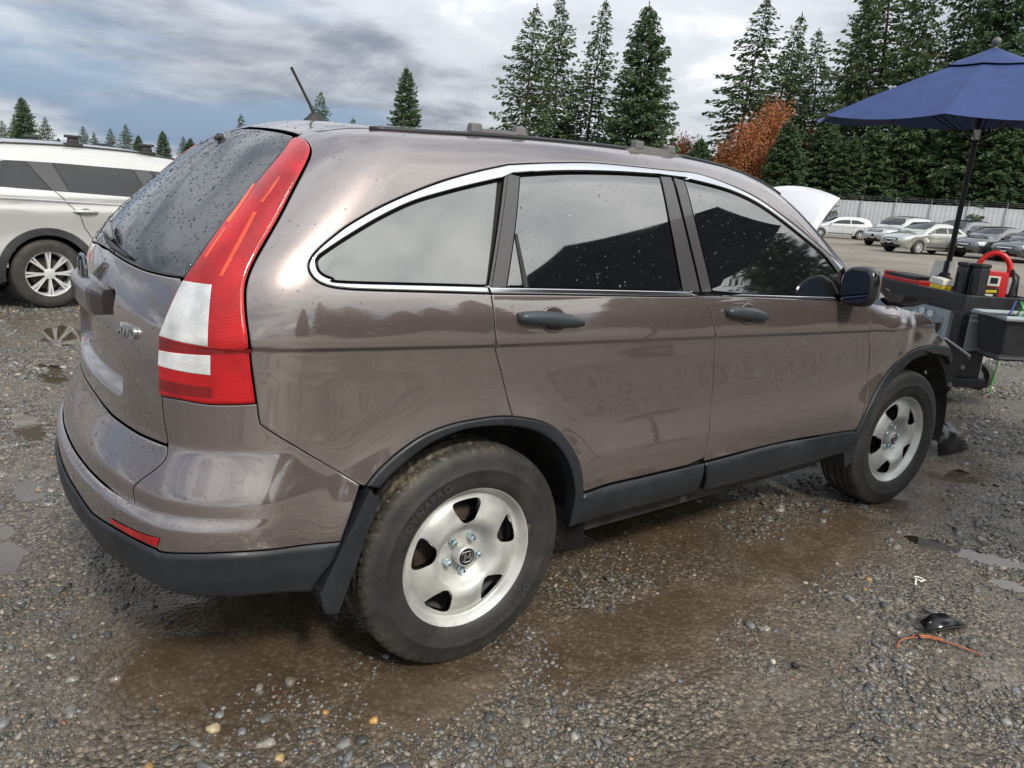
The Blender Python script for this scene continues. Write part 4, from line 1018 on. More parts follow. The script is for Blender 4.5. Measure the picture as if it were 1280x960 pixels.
# ------------------------------------------------------------------ rain beads on the rear glass, shelf, roof edge and shoulders
DROP=mat('rain_bead',(.9,.9,.9),.0,0,0,.5,1.0,1.33)
def beads(name,parent,src,n,size,sel=None,up=.25):
    me=src.data; V=np.zeros(len(me.vertices)*3); me.vertices.foreach_get('co',V); V=V.reshape(-1,3); tris=[]; 
    me.calc_loop_triangles(); T=np.zeros(len(me.loop_triangles)*3,int); me.loop_triangles.foreach_get('vertices',T); T=T.reshape(-1,3)
    a,b,c=V[T[:,0]],V[T[:,1]],V[T[:,2]]; nn=np.cross(b-a,c-a); ar=np.linalg.norm(nn,axis=1); nn=nn/(ar[:,None]+1e-12); cen=(a+b+c)/3
    k=ar>1e-9
    if sel is not None: k&=sel(cen,nn)
    T,ar,nn=T[k],ar[k],nn[k]; idx=rng.choice(len(T),n,p=ar/ar.sum()); u=rng.uniform(0,1,(n,2)); u=np.where(u.sum(1,keepdims=True)>1,1-u,u)
    P=V[T[idx,0]]+u[:,:1]*(V[T[idx,1]]-V[T[idx,0]])+u[:,1:]*(V[T[idx,2]]-V[T[idx,0]]); Nn=nn[idx]
    t1=np.cross(Nn,[0,0,1.]); t1/=np.linalg.norm(t1,axis=1,keepdims=True)+1e-9; t2=np.cross(Nn,t1)
    r=.55*size*rng.lognormal(0,.40,n); m=7; rings=[]
    for (s_,h_) in ((1.,-.02),(.78,.34),(0.001,.5)):
        for j in range(m):
            an=2*math.pi*j/m+.3; w=1+.25*math.sin(an*2)
            rings.append(P+(t1*math.cos(an)*(r*s_)[:,None]*1.0+t2*math.sin(an)*(r*s_)[:,None]*1.15)+Nn*(r*h_)[:,None])
    W=np.stack(rings,1); k=3*m; Fc=[]
    for i in range(2):
        for j in range(m): Fc.append((i*m+j,i*m+(j+1)%m,(i+1)*m+(j+1)%m,(i+1)*m+j))
    Fc=(np.array(Fc)[None]+(np.arange(n)*k)[:,None,None]).reshape(-1,4)
    o=link(name,fastmesh(name,W.reshape(-1,3),Fc,True),DROP,parent,'stuff'); return o
beads('rain_beads',tail,bgo,2300,.0034)
beads('rain_beads',tail,[c for c in tail.children if c.name.startswith('shelf')][0],650,.0030,lambda c,n:n[:,2]>.35)
beads('rain_beads',tail,tail,420,.0026,lambda c,n:(c[:,2]>.95))
beads('rain_beads',bumper,bumper,420,.0026,lambda c,n:(n[:,2]>.35)&(c[:,1]<0))
beads('rain_beads',roof,roof,1600,.0032,lambda c,n:(n[:,2]>.2))
qp=[c for c in car.children if c.name.startswith('quarter_panel')][0]
beads('rain_beads',qp,qp,480,.0024,lambda c,n:(c[:,2]>1.12)&(n[:,2]>.02))
for d_ in (rd[0],fd[0]):
    beads('rain_beads',d_,d_,150,.0022,lambda c,n:(c[:,2]>1.02))
    for ch in list(d_.children):
        if ch.name.startswith('window') and 'divider' not in ch.name: beads('rain_beads',d_,ch,260,.0022)
# ------------------------------------------------------------------ trees
def leaf_mat(name,c0,c1,c2,rough=.55):
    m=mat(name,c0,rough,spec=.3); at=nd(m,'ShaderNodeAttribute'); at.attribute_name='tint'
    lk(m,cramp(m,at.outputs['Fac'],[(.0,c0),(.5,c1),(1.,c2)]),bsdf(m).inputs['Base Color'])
    b=bsdf(m); tr_=nd(m,'ShaderNodeBsdfTranslucent'); lk(m,cramp(m,at.outputs['Fac'],[(.0,c0),(.5,c1),(1.,c2)]),tr_.inputs[0]); mxs=nd(m,'ShaderNodeMixShader'); mxs.inputs[0].default_value=.25
    out=m.node_tree.nodes['Material Output']; lk(m,b.outputs[0],mxs.inputs[1]); lk(m,tr_.outputs[0],mxs.inputs[2]); lk(m,mxs.outputs[0],out.inputs[0]); return m
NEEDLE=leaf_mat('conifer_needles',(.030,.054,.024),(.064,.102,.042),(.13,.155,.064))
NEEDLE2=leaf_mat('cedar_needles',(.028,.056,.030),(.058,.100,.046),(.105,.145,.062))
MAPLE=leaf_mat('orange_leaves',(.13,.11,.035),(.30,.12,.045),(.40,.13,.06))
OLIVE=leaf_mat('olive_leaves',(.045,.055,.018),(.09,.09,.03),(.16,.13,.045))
BARK=mottled('bark',(.055,.042,.032),(.11,.085,.065),5,.9)
def clumps(C,D,size,tint,name,wid=.42):
    """leaf-sized bent blades: centre C, direction D, length size"""
    n=len(C); D=D/(np.linalg.norm(D,axis=1,keepdims=True)+1e-9); rnd=rng.normal(0,1,(n,3)); Sd=np.cross(D,rnd); Sd/=np.linalg.norm(Sd,axis=1,keepdims=True)+1e-9; U=np.cross(Sd,D)
    L=size[:,None]; W=L*wid
    a=C-D*L*.5; b=C+Sd*W*.5-U*W*.12; c=C+D*L*.5-U*L*.1; d=C-Sd*W*.5-U*W*.12
    V=np.stack([a,b,c,d],1).reshape(-1,3); i=np.arange(n)*4; Fc=np.stack([np.stack([i,i+1,i+2],-1),np.stack([i,i+2,i+3],-1)],1).reshape(-1,3)
    me=fastmesh(name,V,Fc,False); at=me.attributes.new('tint','FLOAT','POINT'); at.data.foreach_set('value',np.repeat(np.clip(tint,0,1),4).astype(np.float32)); return me
def conifer(H,R,seed,dens=1.,droop=.25,gap=.42,base=.06,ragged=.35,tipsize=.34,tops=1):
    """returns trunk mesh, crown mesh (real metres)"""
    global rng
    rng=np.random.default_rng(seed); tr=MB(); C=[];D=[];Z=[];T=[]
    lean=rng.normal(0,.012,2)
    tr.tube([(lean[0]*z*z/H,lean[1]*z*z/H,z) for z in np.linspace(-.3,H,9)],[max(.011*H*(1-z/H)**.9,.02) for z in np.linspace(0,H,9)],8)
    z=base*H
    while z<H*.995:
        f=1-z/H; rad_=R*(f**.62)*(1 if f<.93 else .9); nb=max(3,int(round((5+3*f)*dens)))
        a0=rng.uniform(0,6.28)
        for k in range(nb):
            a=a0+6.283*k/nb+rng.normal(0,.25); L=max(rad_*rng.uniform(1-ragged,1.08),.18)
            if rng.uniform()<.06: L*=.5
            up=.30*(1-f)**1.0-droop*f+rng.normal(0,.06)
            m=max(5,int(L/tipsize*6.5*dens)); t=np.sort(rng.uniform(.12,1.,m)**.8)
            hx=np.cos(a);hy=np.sin(a)
            bx=lean[0]*z*z/H+hx*L*t; by=lean[1]*z*z/H+hy*L*t; bz=z+L*(up*t-.22*t*t+.14*t**3)
            if f>.25 and rng.uniform()<.55: tr.tube([(lean[0]*z*z/H,lean[1]*z*z/H,z),(bx[m//2],by[m//2],bz[m//2]),(bx[-1],by[-1],bz[-1])],[.03*L**.5,.018,.006],4,False)
            side=rng.normal(0,1,m)*L*.21*np.sin(np.pi*np.clip(t,.1,1)**.8)+rng.normal(0,.06,m)
            P=np.stack([bx-hy*side,by+hx*side,bz+rng.normal(0,.07,m)-np.abs(side)*.35],-1)
            d=np.stack([hx*.8-hy*np.sign(side)*.7,hy*.8+hx*np.sign(side)*.7,-.35+rng.normal(0,.25,m)],-1)+rng.normal(0,.22,(m,3))
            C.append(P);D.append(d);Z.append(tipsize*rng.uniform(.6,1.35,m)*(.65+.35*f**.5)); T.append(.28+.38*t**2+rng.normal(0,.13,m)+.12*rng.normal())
        z+=gap*rng.uniform(.75,1.25)*(.55+.6*f)
    C.append(np.stack([np.full(6,lean[0]*H),np.full(6,lean[1]*H),H+np.linspace(-.5,.25,6)],-1)); D.append(np.tile([0,0,1.],(6,1))+rng.normal(0,.2,(6,3))); Z.append(np.full(6,.35)); T.append(np.full(6,.5))
    crown=clumps(np.vstack(C),np.vstack(D),np.concatenate(Z),np.concatenate(T),'crown',.40)
    return mesh('trunk',tr.v,tr.f),crown
def broadleaf(H,R,seed,n=9000,leaf=.26,stem=.28,egg=1.0):
    global rng
    rng=np.random.default_rng(seed); tr=MB(); tr.tube([(0,0,-.3),(.05,0,H*.3),(.0,.05,H*.55),(.1,0,H*.8)],[.025*H,.018*H,.012*H,.004*H],8)
    nb=60; Cc=[]
    for k in range(nb):
        u=rng.uniform(0,1); zz=stem+(1-stem)*u; rr=R*(max(.02,1-u)**.6*.95+.05)*min(1,.55+u*4)*rng.uniform(.25,1.)
        a=rng.uniform(0,6.283); c=np.array([rr*math.cos(a),rr*math.sin(a),zz*H]); Cc.append(c)
        tr.tube([(0,0,max(H*.2,c[2]-rr*.9-.5)),(c[0]*.5,c[1]*.5,c[2]-rr*.3),tuple(c)],[.012*H*.5,.02,.008],4,False)
    Cc=np.array(Cc); idx=rng.integers(0,nb,n); s=R*.24
    P=Cc[idx]+rng.normal(0,1,(n,3))*[s,s,s*.75]; D=rng.normal(0,1,(n,3))+[0,0,-.4]
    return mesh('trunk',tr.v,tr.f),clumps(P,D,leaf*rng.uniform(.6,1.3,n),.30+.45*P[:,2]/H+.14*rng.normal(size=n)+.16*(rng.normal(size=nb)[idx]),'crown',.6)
KIND={}
KIND['fir_a']=(*conifer(18,5.2,11,1.0,.26,.44,ragged=.52,tipsize=.40),NEEDLE)
KIND['fir_b']=(*conifer(18,5.4,12,1.55,.15,.40,ragged=.28,tipsize=.40),NEEDLE2)
KIND['fir_c']=(*conifer(18,4.6,13,1.0,.42,.50,ragged=.55,tipsize=.42),NEEDLE)
KIND['hemlock']=(*conifer(24,7.8,14,1.12,.32,.56,ragged=.55,tipsize=.56),NEEDLE)
KIND['cedar']=(*conifer(9,3.0,15,1.8,.05,.26,base=.02,ragged=.3,tipsize=.30),NEEDLE2)
KIND['far_fir']=(*conifer(16,4.0,16,.9,.2,.6,tipsize=.6),NEEDLE)
KIND['maple']=(*broadleaf(9,3.0,17,9000,.24,.10),MAPLE)
KIND['shrub']=(*broadleaf(4.5,2.2,18,4500,.24,.08),OLIVE)
rng=np.random.default_rng(99)
def ray_px(px,py):
    d=np.array(_f)*FPX+np.array(_r2)*(px-640)+np.array(_u2)*(480-py); return d
def place_px(px,dist):
    """ground spot seen in column px at the horizon, dist metres away"""
    lo,hi=0,600
    for _ in range(40):
        m=(lo+hi)/2
        if ray_px(px,m)[2]>0: lo=m
        else: hi=m
    d=ray_px(px,lo); d/=np.hypot(d[0],d[1]); return CAM[0]+d[0]*dist,CAM[1]+d[1]*dist,lo
def tree(kind,px,top,dist,label,group,wide=1.,name='conifer_tree',zb=-.2):
    x,y,hy=place_px(px,dist); d=ray_px(px,top); t=dist/np.hypot(d[0],d[1]); H=CAM[2]+d[2]*t-zb
    tm,cm,mt=KIND[kind]; H0=max(v.co.z for v in (cm.vertices[k] for k in range(0,len(cm.vertices),7)))
    e=empty(name,(x,y,zb),random.uniform(0,6.28)); s=H/H0; e.scale=(s*wide*random.uniform(.85,1.15),s*wide*random.uniform(.85,1.15),s); e.rotation_euler=(random.gauss(0,.02),random.gauss(0,.02),random.uniform(0,6.28)); tag(e,label,'tree',group)
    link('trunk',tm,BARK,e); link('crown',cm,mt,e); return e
lab='small distant conifer on the low tree line beyond the white SUV'
for px,top,d in ((35,121,95),(8,150,120),(20,146,120),(60,146,110),(75,172,130),(108,157,120),(122,165,125),(140,160,125),(160,155,120),(173,168,130),(205,163,120),(230,170,130),(239,172,130),(252,176,130)): tree('fir_b' if px%2 else 'fir_a',px,top,d,lab,'distant tree line',1.05)
lab='lone conifer tip showing above the brown roof'
tree('far_fir',302,142,110,'conifer tip just above the tailgate glass of the brown SUV',None); tree('fir_c',402,112,95,'narrow pale conifer right behind the radio antenna',None,1.05); tree('far_fir',441,147,110,'tiny conifer tip beside the narrow conifer behind the antenna',None)
tree('fir_b',505,82,85,'small solitary dark conifer between the antenna and the roof rack feet',None,.82)
g='tall conifers behind the yard'
tree('fir_a',648,3,78,'shaggy conifer at the end of the tight clump of three',None,1.05); tree('fir_a',690,-14,82,'middle conifer of the tight clump of three',None,.9); tree('fir_c',727,-6,80,'sparse thin conifer of the tight clump of three',None,1.15)
tree('fir_b',790,2,74,'full cone shaped dark green conifer standing alone beside the clump of three',None,1.05)
tree('fir_c',908,-10,76,'tall open conifer with drooping boughs left of the orange maple',None,1.5); tree('fir_c',944,14,84,'slender conifer tucked against the tall open conifer',None,1.2); tree('fir_c',972,44,90,'pale thin conifer above the orange maple',None,1.2)
lab='tall ragged conifer towering behind the blue umbrella'
for px,top,d,k,w in ((1035,-40,74,'hemlock',.8),(1080,-70,80,'fir_c',1.5),(1112,-60,72,'hemlock',.75),(1165,-95,78,'hemlock',.85),(1215,-70,72,'fir_b',1.0),(1265,-80,76,'hemlock',.9),(1330,-60,76,'hemlock',.9),(1003,30,86,'fir_c',1.2)): tree(k,px,top,d,lab,'ragged conifers behind the umbrella',w)
tree('maple',957,110,69,'upright orange maple top beside the ragged conifers',None,.62,'maple_tree'); tree('maple',928,138,68,'orange autumn maple among the conifers',None,.80,'maple_tree'); tree('maple',897,168,69,'low yellow green maple below the orange maple',None,.85,'maple_tree'); tree('cedar',975,150,66,'cedar half covering the orange maple',None,1.2); tree('cedar',868,172,66,'cedar between the cone shaped conifer and the maples',None,1.1)
tree('maple',848,160,80,'small orange maple low beside the cone shaped conifer',None,.9,'maple_tree'); tree('maple',1000,150,84,'rust coloured maple half hidden behind the cedar hedge',None,.9,'maple_tree')
lab='dense low cedar in the hedge above the grey fence'
for i,(px,top,d) in enumerate(((868,178,78),(890,190,80),(960,172,70),(985,160,71),(1015,150,70),(1045,168,69),(1075,155,70),(1108,152,71),(1175,150,70),(1195,158,70),(1228,150,69),(1258,155,70),(1290,150,70),(830,176,84),(700,150,84),(760,165,86),(660,170,84),(1320,150,70))): tree('cedar',px,top,d,lab,'cedar hedge',1.25)
tree('shrub',905,196,70,'olive green shrub at the foot of the orange maple',None,1.0,'shrub')
# ------------------------------------------------------------------ grey sheet fence
def fence():
    d0=66; px,py,_=place_px(1160,d0); a=rad(23.7+90-2); u=np.array((math.cos(a),math.sin(a),0)); e=empty('sheet_fence',(px,py,0),a)
    tag(e,'pale grey sheet metal fence with barbed wire arms closing the yard','fence')
    FM=mottled('grey_fence_sheet',(.46,.48,.51),(.54,.56,.59),1.2,.5,.2); FP=mat('fence_post',(.24,.25,.27),.5,.6)
    W=2.44; H=2.75
    V=[];Fc=[]; n=32
    for i in range(n+1):
        x=W*i/n; dy=.006*(1 if (i%4) in (1,2) else -1); V+= [(x,dy,.05),(x,dy,H)]
    for i in range(n): Fc.append((2*i,2*i+2,2*i+3,2*i+1))
    pm=mesh('fence_sheet',V,Fc,smooth=False)
    post=MB(); post.tube([(0,.06,-.2),(0,.06,H+.05)],.04,8); post.tube([(0,.06,H+.02),(0,-.22,H+.42)],.016,6); pom=mesh('fence_post',post.v,post.f)
    rail=MB()
    for z in (.35,1.35,H-.2): rail.box((W/2,-.045,z),(W,.05,.05))
    rm_=mesh('fence_rail',rail.v,rail.f,smooth=False)
    for k in range(-18,26):
        for nm,me,mt in (('fence_sheet',pm,FM),('fence_post',pom,FP),('fence_rail',rm_,FP)):
            o=link(nm,me,mt,e); o.location=(k*W,0,random.uniform(-.03,.03) if nm=='fence_sheet' else 0); 
            if nm=='fence_rail' and k%1: pass
    wz=MB()
    for i in range(3): wz.tube([(-18*W,.06-.09*(i+1),H+.02+.13*(i+1)),(26*W,.06-.09*(i+1),H+.02+.13*(i+1))],.006,4,False)
    wz.build('barbed_wire',FP,e)
fence()
# cream house glimpsed through the hedge
def house(px,d,w,h,lab):
    x,y,_=place_px(px,d); e=empty('house',(x,y,0),rad(23.7+90)); tag(e,lab,'house')
    CR=mottled('cream_wall',(.62,.56,.42),(.70,.64,.50),2,.8); RF=mottled('roof_shingle',(.10,.09,.085),(.16,.14,.13),3,.9)
    b=MB(); b.box((0,0,h/2),(w,5,h)); b.build('wall',CR,e)
    r=MB(); r.prism([(-w/2-.3,h),(w/2+.3,h),(0,h+w*.22)],-2.8,2.8,Matrix(((1,0,0,0),(0,0,1,0),(0,1,0,0),(0,0,0,1)))); r.build('roof',RF,e)
    for k in (-1,1):
        q=MB(); q.box((k*w*.25,-2.52,h*.55),(1.1,.08,1.3)); q.build('window',CARG,e)
CARG=mat('house_glass',(.03,.035,.04),.1)
house(1142,80,8,5.6,'cream house glimpsed through the hedge behind the fence')
# ------------------------------------------------------------------ other vehicles: own body shapes, same panel tools
F_MAIN=F
class Shape:
    """x from rear bumper 0 to front L"""
    def __init__(s,L,W,roof,sec,rear,front,wb,xr,tw=.33,crown=.05,taper=.10):
        s.L,s.W,s.wb,s.xr,s.tw=L,W,wb,xr,tw; s.roof=Spl(*zip(*roof)); s.sec=Spl(*zip(*sec)); s.rear=Spl(*zip(*rear)); s.front=Spl(*zip(*front)); s.crown=crown; s.taper=taper
    def F(s,x,y,z):
        y=np.abs(y); t1=np.maximum(.9-x,0)/.9; t2=np.maximum(x-(s.L-1.2),0)/1.2
        Y=s.sec(z)*s.W-s.taper*(t1**2+t2**2*1.2)
        for xw in (s.xr,s.xr+s.wb): Y=Y+.012*np.exp(-((np.hypot(x-xw,z-s.tw)-.42)/.09)**2)
        a=smax(y-Y,(s.rear(z)+.16*y*y+.1*y**4-x)*.85,.20); a=smax(a,(x-(s.front(z)-.16*y*y-.18*y**4))*.85,.24)
        return smax(a,(z-(s.roof(x)-s.crown*(y/.6)**2))*.9,.10)
    def shell(s,name,nx=90,na=60,zmin=.26):
        rows=[]; zc_=.62; x0,x1=.75,s.L-.75; bet=np.linspace(-math.pi/2,0,22)[1:]; D=[];O=[]
        ph=np.linspace(rad(-38),rad(218),na)
        st=[(x0,b) for b in bet]+[(x,0.) for x in np.linspace(x0,x1,nx)[1:-1]]+[(x1,-b) for b in bet[::-1]]
        for (x,b) in st:
            for p in ph: O.append((x,0,zc_)); D.append((math.sin(b),math.cos(b)*math.cos(p),math.cos(b)*math.sin(p)))
        O=np.array(O);D=np.array(D); P,ok=cast(O+D*2.6,-D,0,2.55,90); n=grad(P)
        m=len(st); i,j=np.meshgrid(np.arange(m-1),np.arange(na-1),indexing='ij')
        Fc=np.stack([i*na+j,(i+1)*na+j,(i+1)*na+j+1,i*na+j+1],-1).reshape(-1,4); c=P[Fc].mean(1)
        k=c[:,2]>zmin
        for xw in (s.xr,s.xr+s.wb): k&=~((np.hypot(c[:,0]-xw,c[:,2]-s.tw)<s.tw*1.18)&(np.abs(c[:,1])>.45))
        Fc=Fc[k]; used=np.unique(Fc); mp=-np.ones(len(P),int); mp[used]=np.arange(len(used))
        f0=Fc[len(Fc)//2]; gn=np.cross(P[f0[1]]-P[f0[0]],P[f0[2]]-P[f0[0]])
        if gn@n[f0[0]]<0: Fc=Fc[:,::-1]
        return mesh(name,P[used],mp[Fc],n[used])
CARGLASS=glass_mat('car_glass',(.008,.009,.011),1.6); DARKTRIM=plastic_mat('dark_car_trim',(.02,.021,.023),.5)
LENS=mat('headlamp_lens',(.55,.57,.6),.08,.4,1.); TAILRED=mat('tail_red',(.42,.01,.012),.2,0,1.); ALLOY=mat('alloy_silver',(.68,.69,.70),.3,.45); TY2=mottled('plain_tyre',(.018,.018,.018),(.045,.04,.036),9,.7)
GRILL=mat('grille_black',(.012,.012,.013),.4)
WC={}
def simple_wheel(par,loc,r,flip,spokes=10,split=True):
    sw=2.2/spokes
    w=empty('wheel',loc,0,par)
    if flip: w.scale=(1,-1,1)
    if (r,spokes,split) in WC:
        for nm,me in WC[(r,spokes,split)]: link(nm,me,None,w)
        return
    t=MB().lathe([(r*.64,.085),(r*.66,.10),(r*.80,.108),(r*.93,.102),(r*.985,.085),(r,.05),(r,-.05),(r*.985,-.085),(r*.8,-.108),(r*.64,-.085)],56,Mx); t.build('tyre',TY2,w,True,50)
    h=MB(); h.lathe([(r*.645,.088),(r*.66,.092),(r*.645,.096),(r*.60,.07),(r*.585,-.02)],56,Mx)
    h.lathe([(r*.16,.070),(r*.15,.082),(r*.06,.088),(.001,.088)],24,Mx)
    for k in range(spokes):
        a0=2*math.pi*(k//2)/(spokes/2) if split else 2*math.pi*k/spokes
        off=(sw*.62 if k%2 else -sw*.62) if split else 0.
        a1=a0+off; c0=np.array([r*.13*math.cos(a0),0,r*.13*math.sin(a0)]); c1=np.array([r*.34*math.cos(a0+off*.7),-.082,r*.34*math.sin(a0+off*.7)]); c2=np.array([r*.63*math.cos(a1),-.082,r*.63*math.sin(a1)])
        c0=c0+[0,-.078,0]; wd=r*(.038 if spokes<12 else .024); V=[];Fc=[]
        for c,wk in ((c0,wd*1.1),(c1,wd),(c2,wd*1.15)):
            tan=np.array([-math.sin(a1),0,math.cos(a1)])
            V+= [tuple(c+tan*wk),tuple(c-tan*wk),tuple(c-tan*wk*1.2+[0,.03,0]),tuple(c+tan*wk*1.2+[0,.03,0])]
        for i in range(2):
            for j in range(4): Fc.append((i*4+j,i*4+(j+1)%4,(i+1)*4+(j+1)%4,(i+1)*4+j))
        h.add(V,Fc)
    h.build('rim',ALLOY,w,True,35)
    d=MB().lathe([(.001,.0),(r*.46,.0),(r*.46,-.03)],40,Mx); d.build('brake_disc',DISC,w)
    d=MB().lathe([(r*.585,-.06),(.001,-.06)],30,Mx); d.build('wheel_back',BLACK,w)
    WC[(r,spokes,split)]=[(c.data.name.split('.')[0],c.data) for c in w.children]
CACHE={}
def cached(key,fn):
    if key not in CACHE: CACHE[key]=fn()
    return CACHE[key]
def build_car(name,label,group,shape,paint,loc,rz,parts,wheel_r=.33,track=.78,spokes=10,split=True,shell=(90,60)):
    global F
    e=empty(name,loc,rz); tag(e,label,'car' if 'SUV' not in label else 'SUV',group); F=shape.F
    b_=link('body',cached((id(shape),shell),lambda: shape.shell('body',*shell)),paint,e); b_.material_slots[0].link='OBJECT'; b_.material_slots[0].material=paint
    ub=MB(); ub.box((shape.L/2,0,.36),(shape.L-.7,shape.W*1.55,.22)); ub.build('underbody',BLACK,e)
    for q_,(nm,mt,mode,poly,k) in enumerate(parts):
        k=dict(k); both=k.pop('both',True); me=cached((id(shape),shell,q_,len(parts)),lambda: panel_mesh(nm,np.array(poly,float),mode,**k)); oo=[link(nm,me,mt,e)]
        if both: oo.append(link(nm,me,None,e)); oo[1].scale=(1,-1,1)
        for o in oo: o.material_slots[0].link='OBJECT'; o.material_slots[0].material=mt
    for xw in (shape.xr,shape.xr+shape.wb):
        for s_ in (1,-1):
            simple_wheel(e,(xw,-s_*track,shape.tw),wheel_r,s_<0,spokes,split)
            kq=20; V=[];Fc=[]; r0=shape.tw*1.2
            for j in range(kq+1):
                a=math.pi*(1.15*j/kq-.075); V+= [(xw+r0*math.cos(a),-s_*(shape.W-.03),shape.tw+r0*math.sin(a)),(xw+r0*math.cos(a),-s_*.5,shape.tw+r0*math.sin(a))]
            for j in range(kq): Fc.append((2*j,2*j+1,2*j+3,2*j+2))
            V.append((xw,-s_*.5,shape.tw)); Fc+=[(2*j+1,len(V)-1,2*j+3) for j in range(kq)]
            link('wheel_well',mesh('wheel_well',V,Fc),BLACK,e)
    F=F_MAIN; return e
FAN0=XC
def arc_strip(xc_,zc_,r0,r1,a0=-12,a1=192,W=.9,n=26):
    o=[(xc_+r1*math.cos(rad(a)),W,zc_+r1*math.sin(rad(a))) for a in np.linspace(a0,a1,n)]
    i=[(xc_+r0*math.cos(rad(a)),W,zc_+r0*math.sin(rad(a))) for a in np.linspace(a1,a0,n)]
    return o+i
def line_strip(pts,w=.004):
    P=np.array(pts,float); d=np.gradient(P,axis=0); d[:,1]=0; n=np.stack([-d[:,2],0*d[:,0],d[:,0]],-1); n/=np.linalg.norm(n,axis=1,keepdims=True)+1e-9
    return np.vstack([P+n*w,(P-n*w)[::-1]])
KP=dict(res=.03,off=.003,gap=0.,bev=.003,drop=.001,flange=.006)
KS=dict(res=.02,off=.0015,gap=0.,bev=.0008,drop=.0002,flange=.0)
# ---- the white SUV parked alongside
WHITE=paint_mat('white_car_paint',(.42,.42,.41),.15,True,.35,False); SILVERW=paint_mat('silver_upper_paint',(.50,.52,.55),.5,True,.3,False)
suvS=Shape(4.67,.90,[(-.2,1.0),(0.0,1.20),(.18,1.50),(.40,1.63),(.9,1.675),(1.6,1.69),(2.2,1.665),(2.7,1.58),(3.05,1.38),(3.42,1.10),(3.6,1.06),(4.2,.98),(4.6,.80),(4.9,.5)],
 [(.2,.93),(.35,.97),(.5,.995),(.75,.985),(1.0,1.0),(1.06,.985),(1.13,.985),(1.17,.965),(1.32,.90),(1.55,.81),(1.68,.75)],
 [(.2,.12),(.4,.02),(.6,.0),(.75,.06),(.95,.08),(1.15,.14),(1.35,.28),(1.55,.45)],[(.2,4.52),(.4,4.64),(.6,4.67),(.8,4.6),(1.0,4.4)],2.67,.98,.35)
def A(*p): return [(x,.88,z) for x,z in p]
wparts=[
 ('window_base',RUBBER,'polar',A((.36,1.265),(.52,1.225),(1.1,1.19),(2.28,1.135),(2.98,1.095),(2.8,1.27),(2.55,1.44),(2.3,1.53),(1.2,1.562),(.70,1.56),(.50,1.49)),dict(KP,off=.0012,bev=.002,drop=.0)),
 ('quarter_window',CARGLASS,'polar',A((0.340,1.285),(0.500,1.235),(0.780,1.205),(1.060,1.195),(0.960,1.38),(0.880,1.555),(0.720,1.555),(0.580,1.51)),dict(KP,off=.002)),
 ('window_trim',CHROME,'polar',A((0.200,1.285),(0.340,1.21),(0.560,1.175),(0.620,1.195),(0.400,1.245),(0.325,1.285),(0.600,1.53),(0.700,1.572),(0.720,1.588),(0.540,1.55)),dict(KP,off=.004)),
 ('pillar_trim',PILLAR,'polar',A((1.080,1.195),(1.230,1.188),(1.120,1.557),(0.900,1.557),(0.980,1.38)),dict(KP,off=.003)),
 ('rear_window',CARGLASS,'polar',A((1.250,1.187),(2.040,1.155),(1.910,1.545),(1.140,1.557)),dict(KP,off=.002)),
 ('pillar_trim',PILLAR,'polar',A((2.060,1.155),(2.240,1.148),(2.100,1.538),(1.930,1.545)),dict(KP,off=.003)),
 ('front_window',CARGLASS,'polar',A((2.260,1.147),(2.980,1.10),(2.810,1.26),(2.560,1.43),(2.360,1.51),(2.120,1.537)),dict(KP,off=.002)),
 ('door_seam',RUBBER,'polar',line_strip(A((1.095,1.19),(1.30,.95),(1.34,.82),(1.43,.68),(1.50,.50),(1.52,.36))),dict(KS)),
 ('door_seam',RUBBER,'polar',line_strip(A((2.160,1.15),(2.44,.9),(2.44,.6),(2.40,.36))),dict(KS)),
 ('sill_trim',DARKTRIM,'polar',A((1.44,.40),(3.28,.40),(3.26,.27),(1.46,.27)),dict(KP,off=.01)),
 ('arch_trim',DARKTRIM,'polar',arc_strip(.98,.35,.395,.47),dict(KP,off=.01)),
 ('arch_trim',DARKTRIM,'polar',arc_strip(3.65,.35,.395,.47),dict(KP,off=.01)),
 ('body_crease',SILVERW,'polar',A((.42,1.115),(1.3,1.085),(2.4,1.055),(3.35,1.02),(3.35,1.0),(2.4,1.035),(1.3,1.065),(.42,1.095)),dict(KP,off=.012,bev=.008,drop=.01)),
 ('back_window',CARGLASS,'top',half_to_full(np.array([(.15,0,1),(.18,.5,1),(.32,.54,1),(.40,.46,1),(.42,0,1)])),dict(KP,off=.003,res=.05,both=False)),
 ('tail_lamp',TAILRED,'polar',[(.10,.8,1.14),(.40,.85,1.12),(.36,.85,.95),(.09,.8,.97)],dict(KP,off=.006,res=.03)),
 ('rear_bumper_trim',DARKTRIM,'polar',A((.25,.42),(.52,.42),(.50,.27),(.28,.27)),dict(KP,off=.008)),
]
gx=(-.5,6.44); ry=rad(14)
wx,wy=gx[0]-.98*math.cos(ry)+.0,gx[1]-.98*math.sin(ry)
wx-= -.78*math.sin(ry)*1.0; wy+= .78*math.cos(ry)*1.0 ; wx-=2*.78*math.sin(ry)*1.0
WSUV=build_car('white_suv','white SUV with roof bar mounts parked beyond the brown SUV',None,suvS,WHITE,(wx,wy,0),ry,wparts,.352,.79,16,True,(150,100))
F=suvS.F
def sp(x,z):
    P,_=cast(np.array([[x,1.6,z]]),np.array([[0,-1.,0]]),0,1.5); return P[0],grad(P)[0]
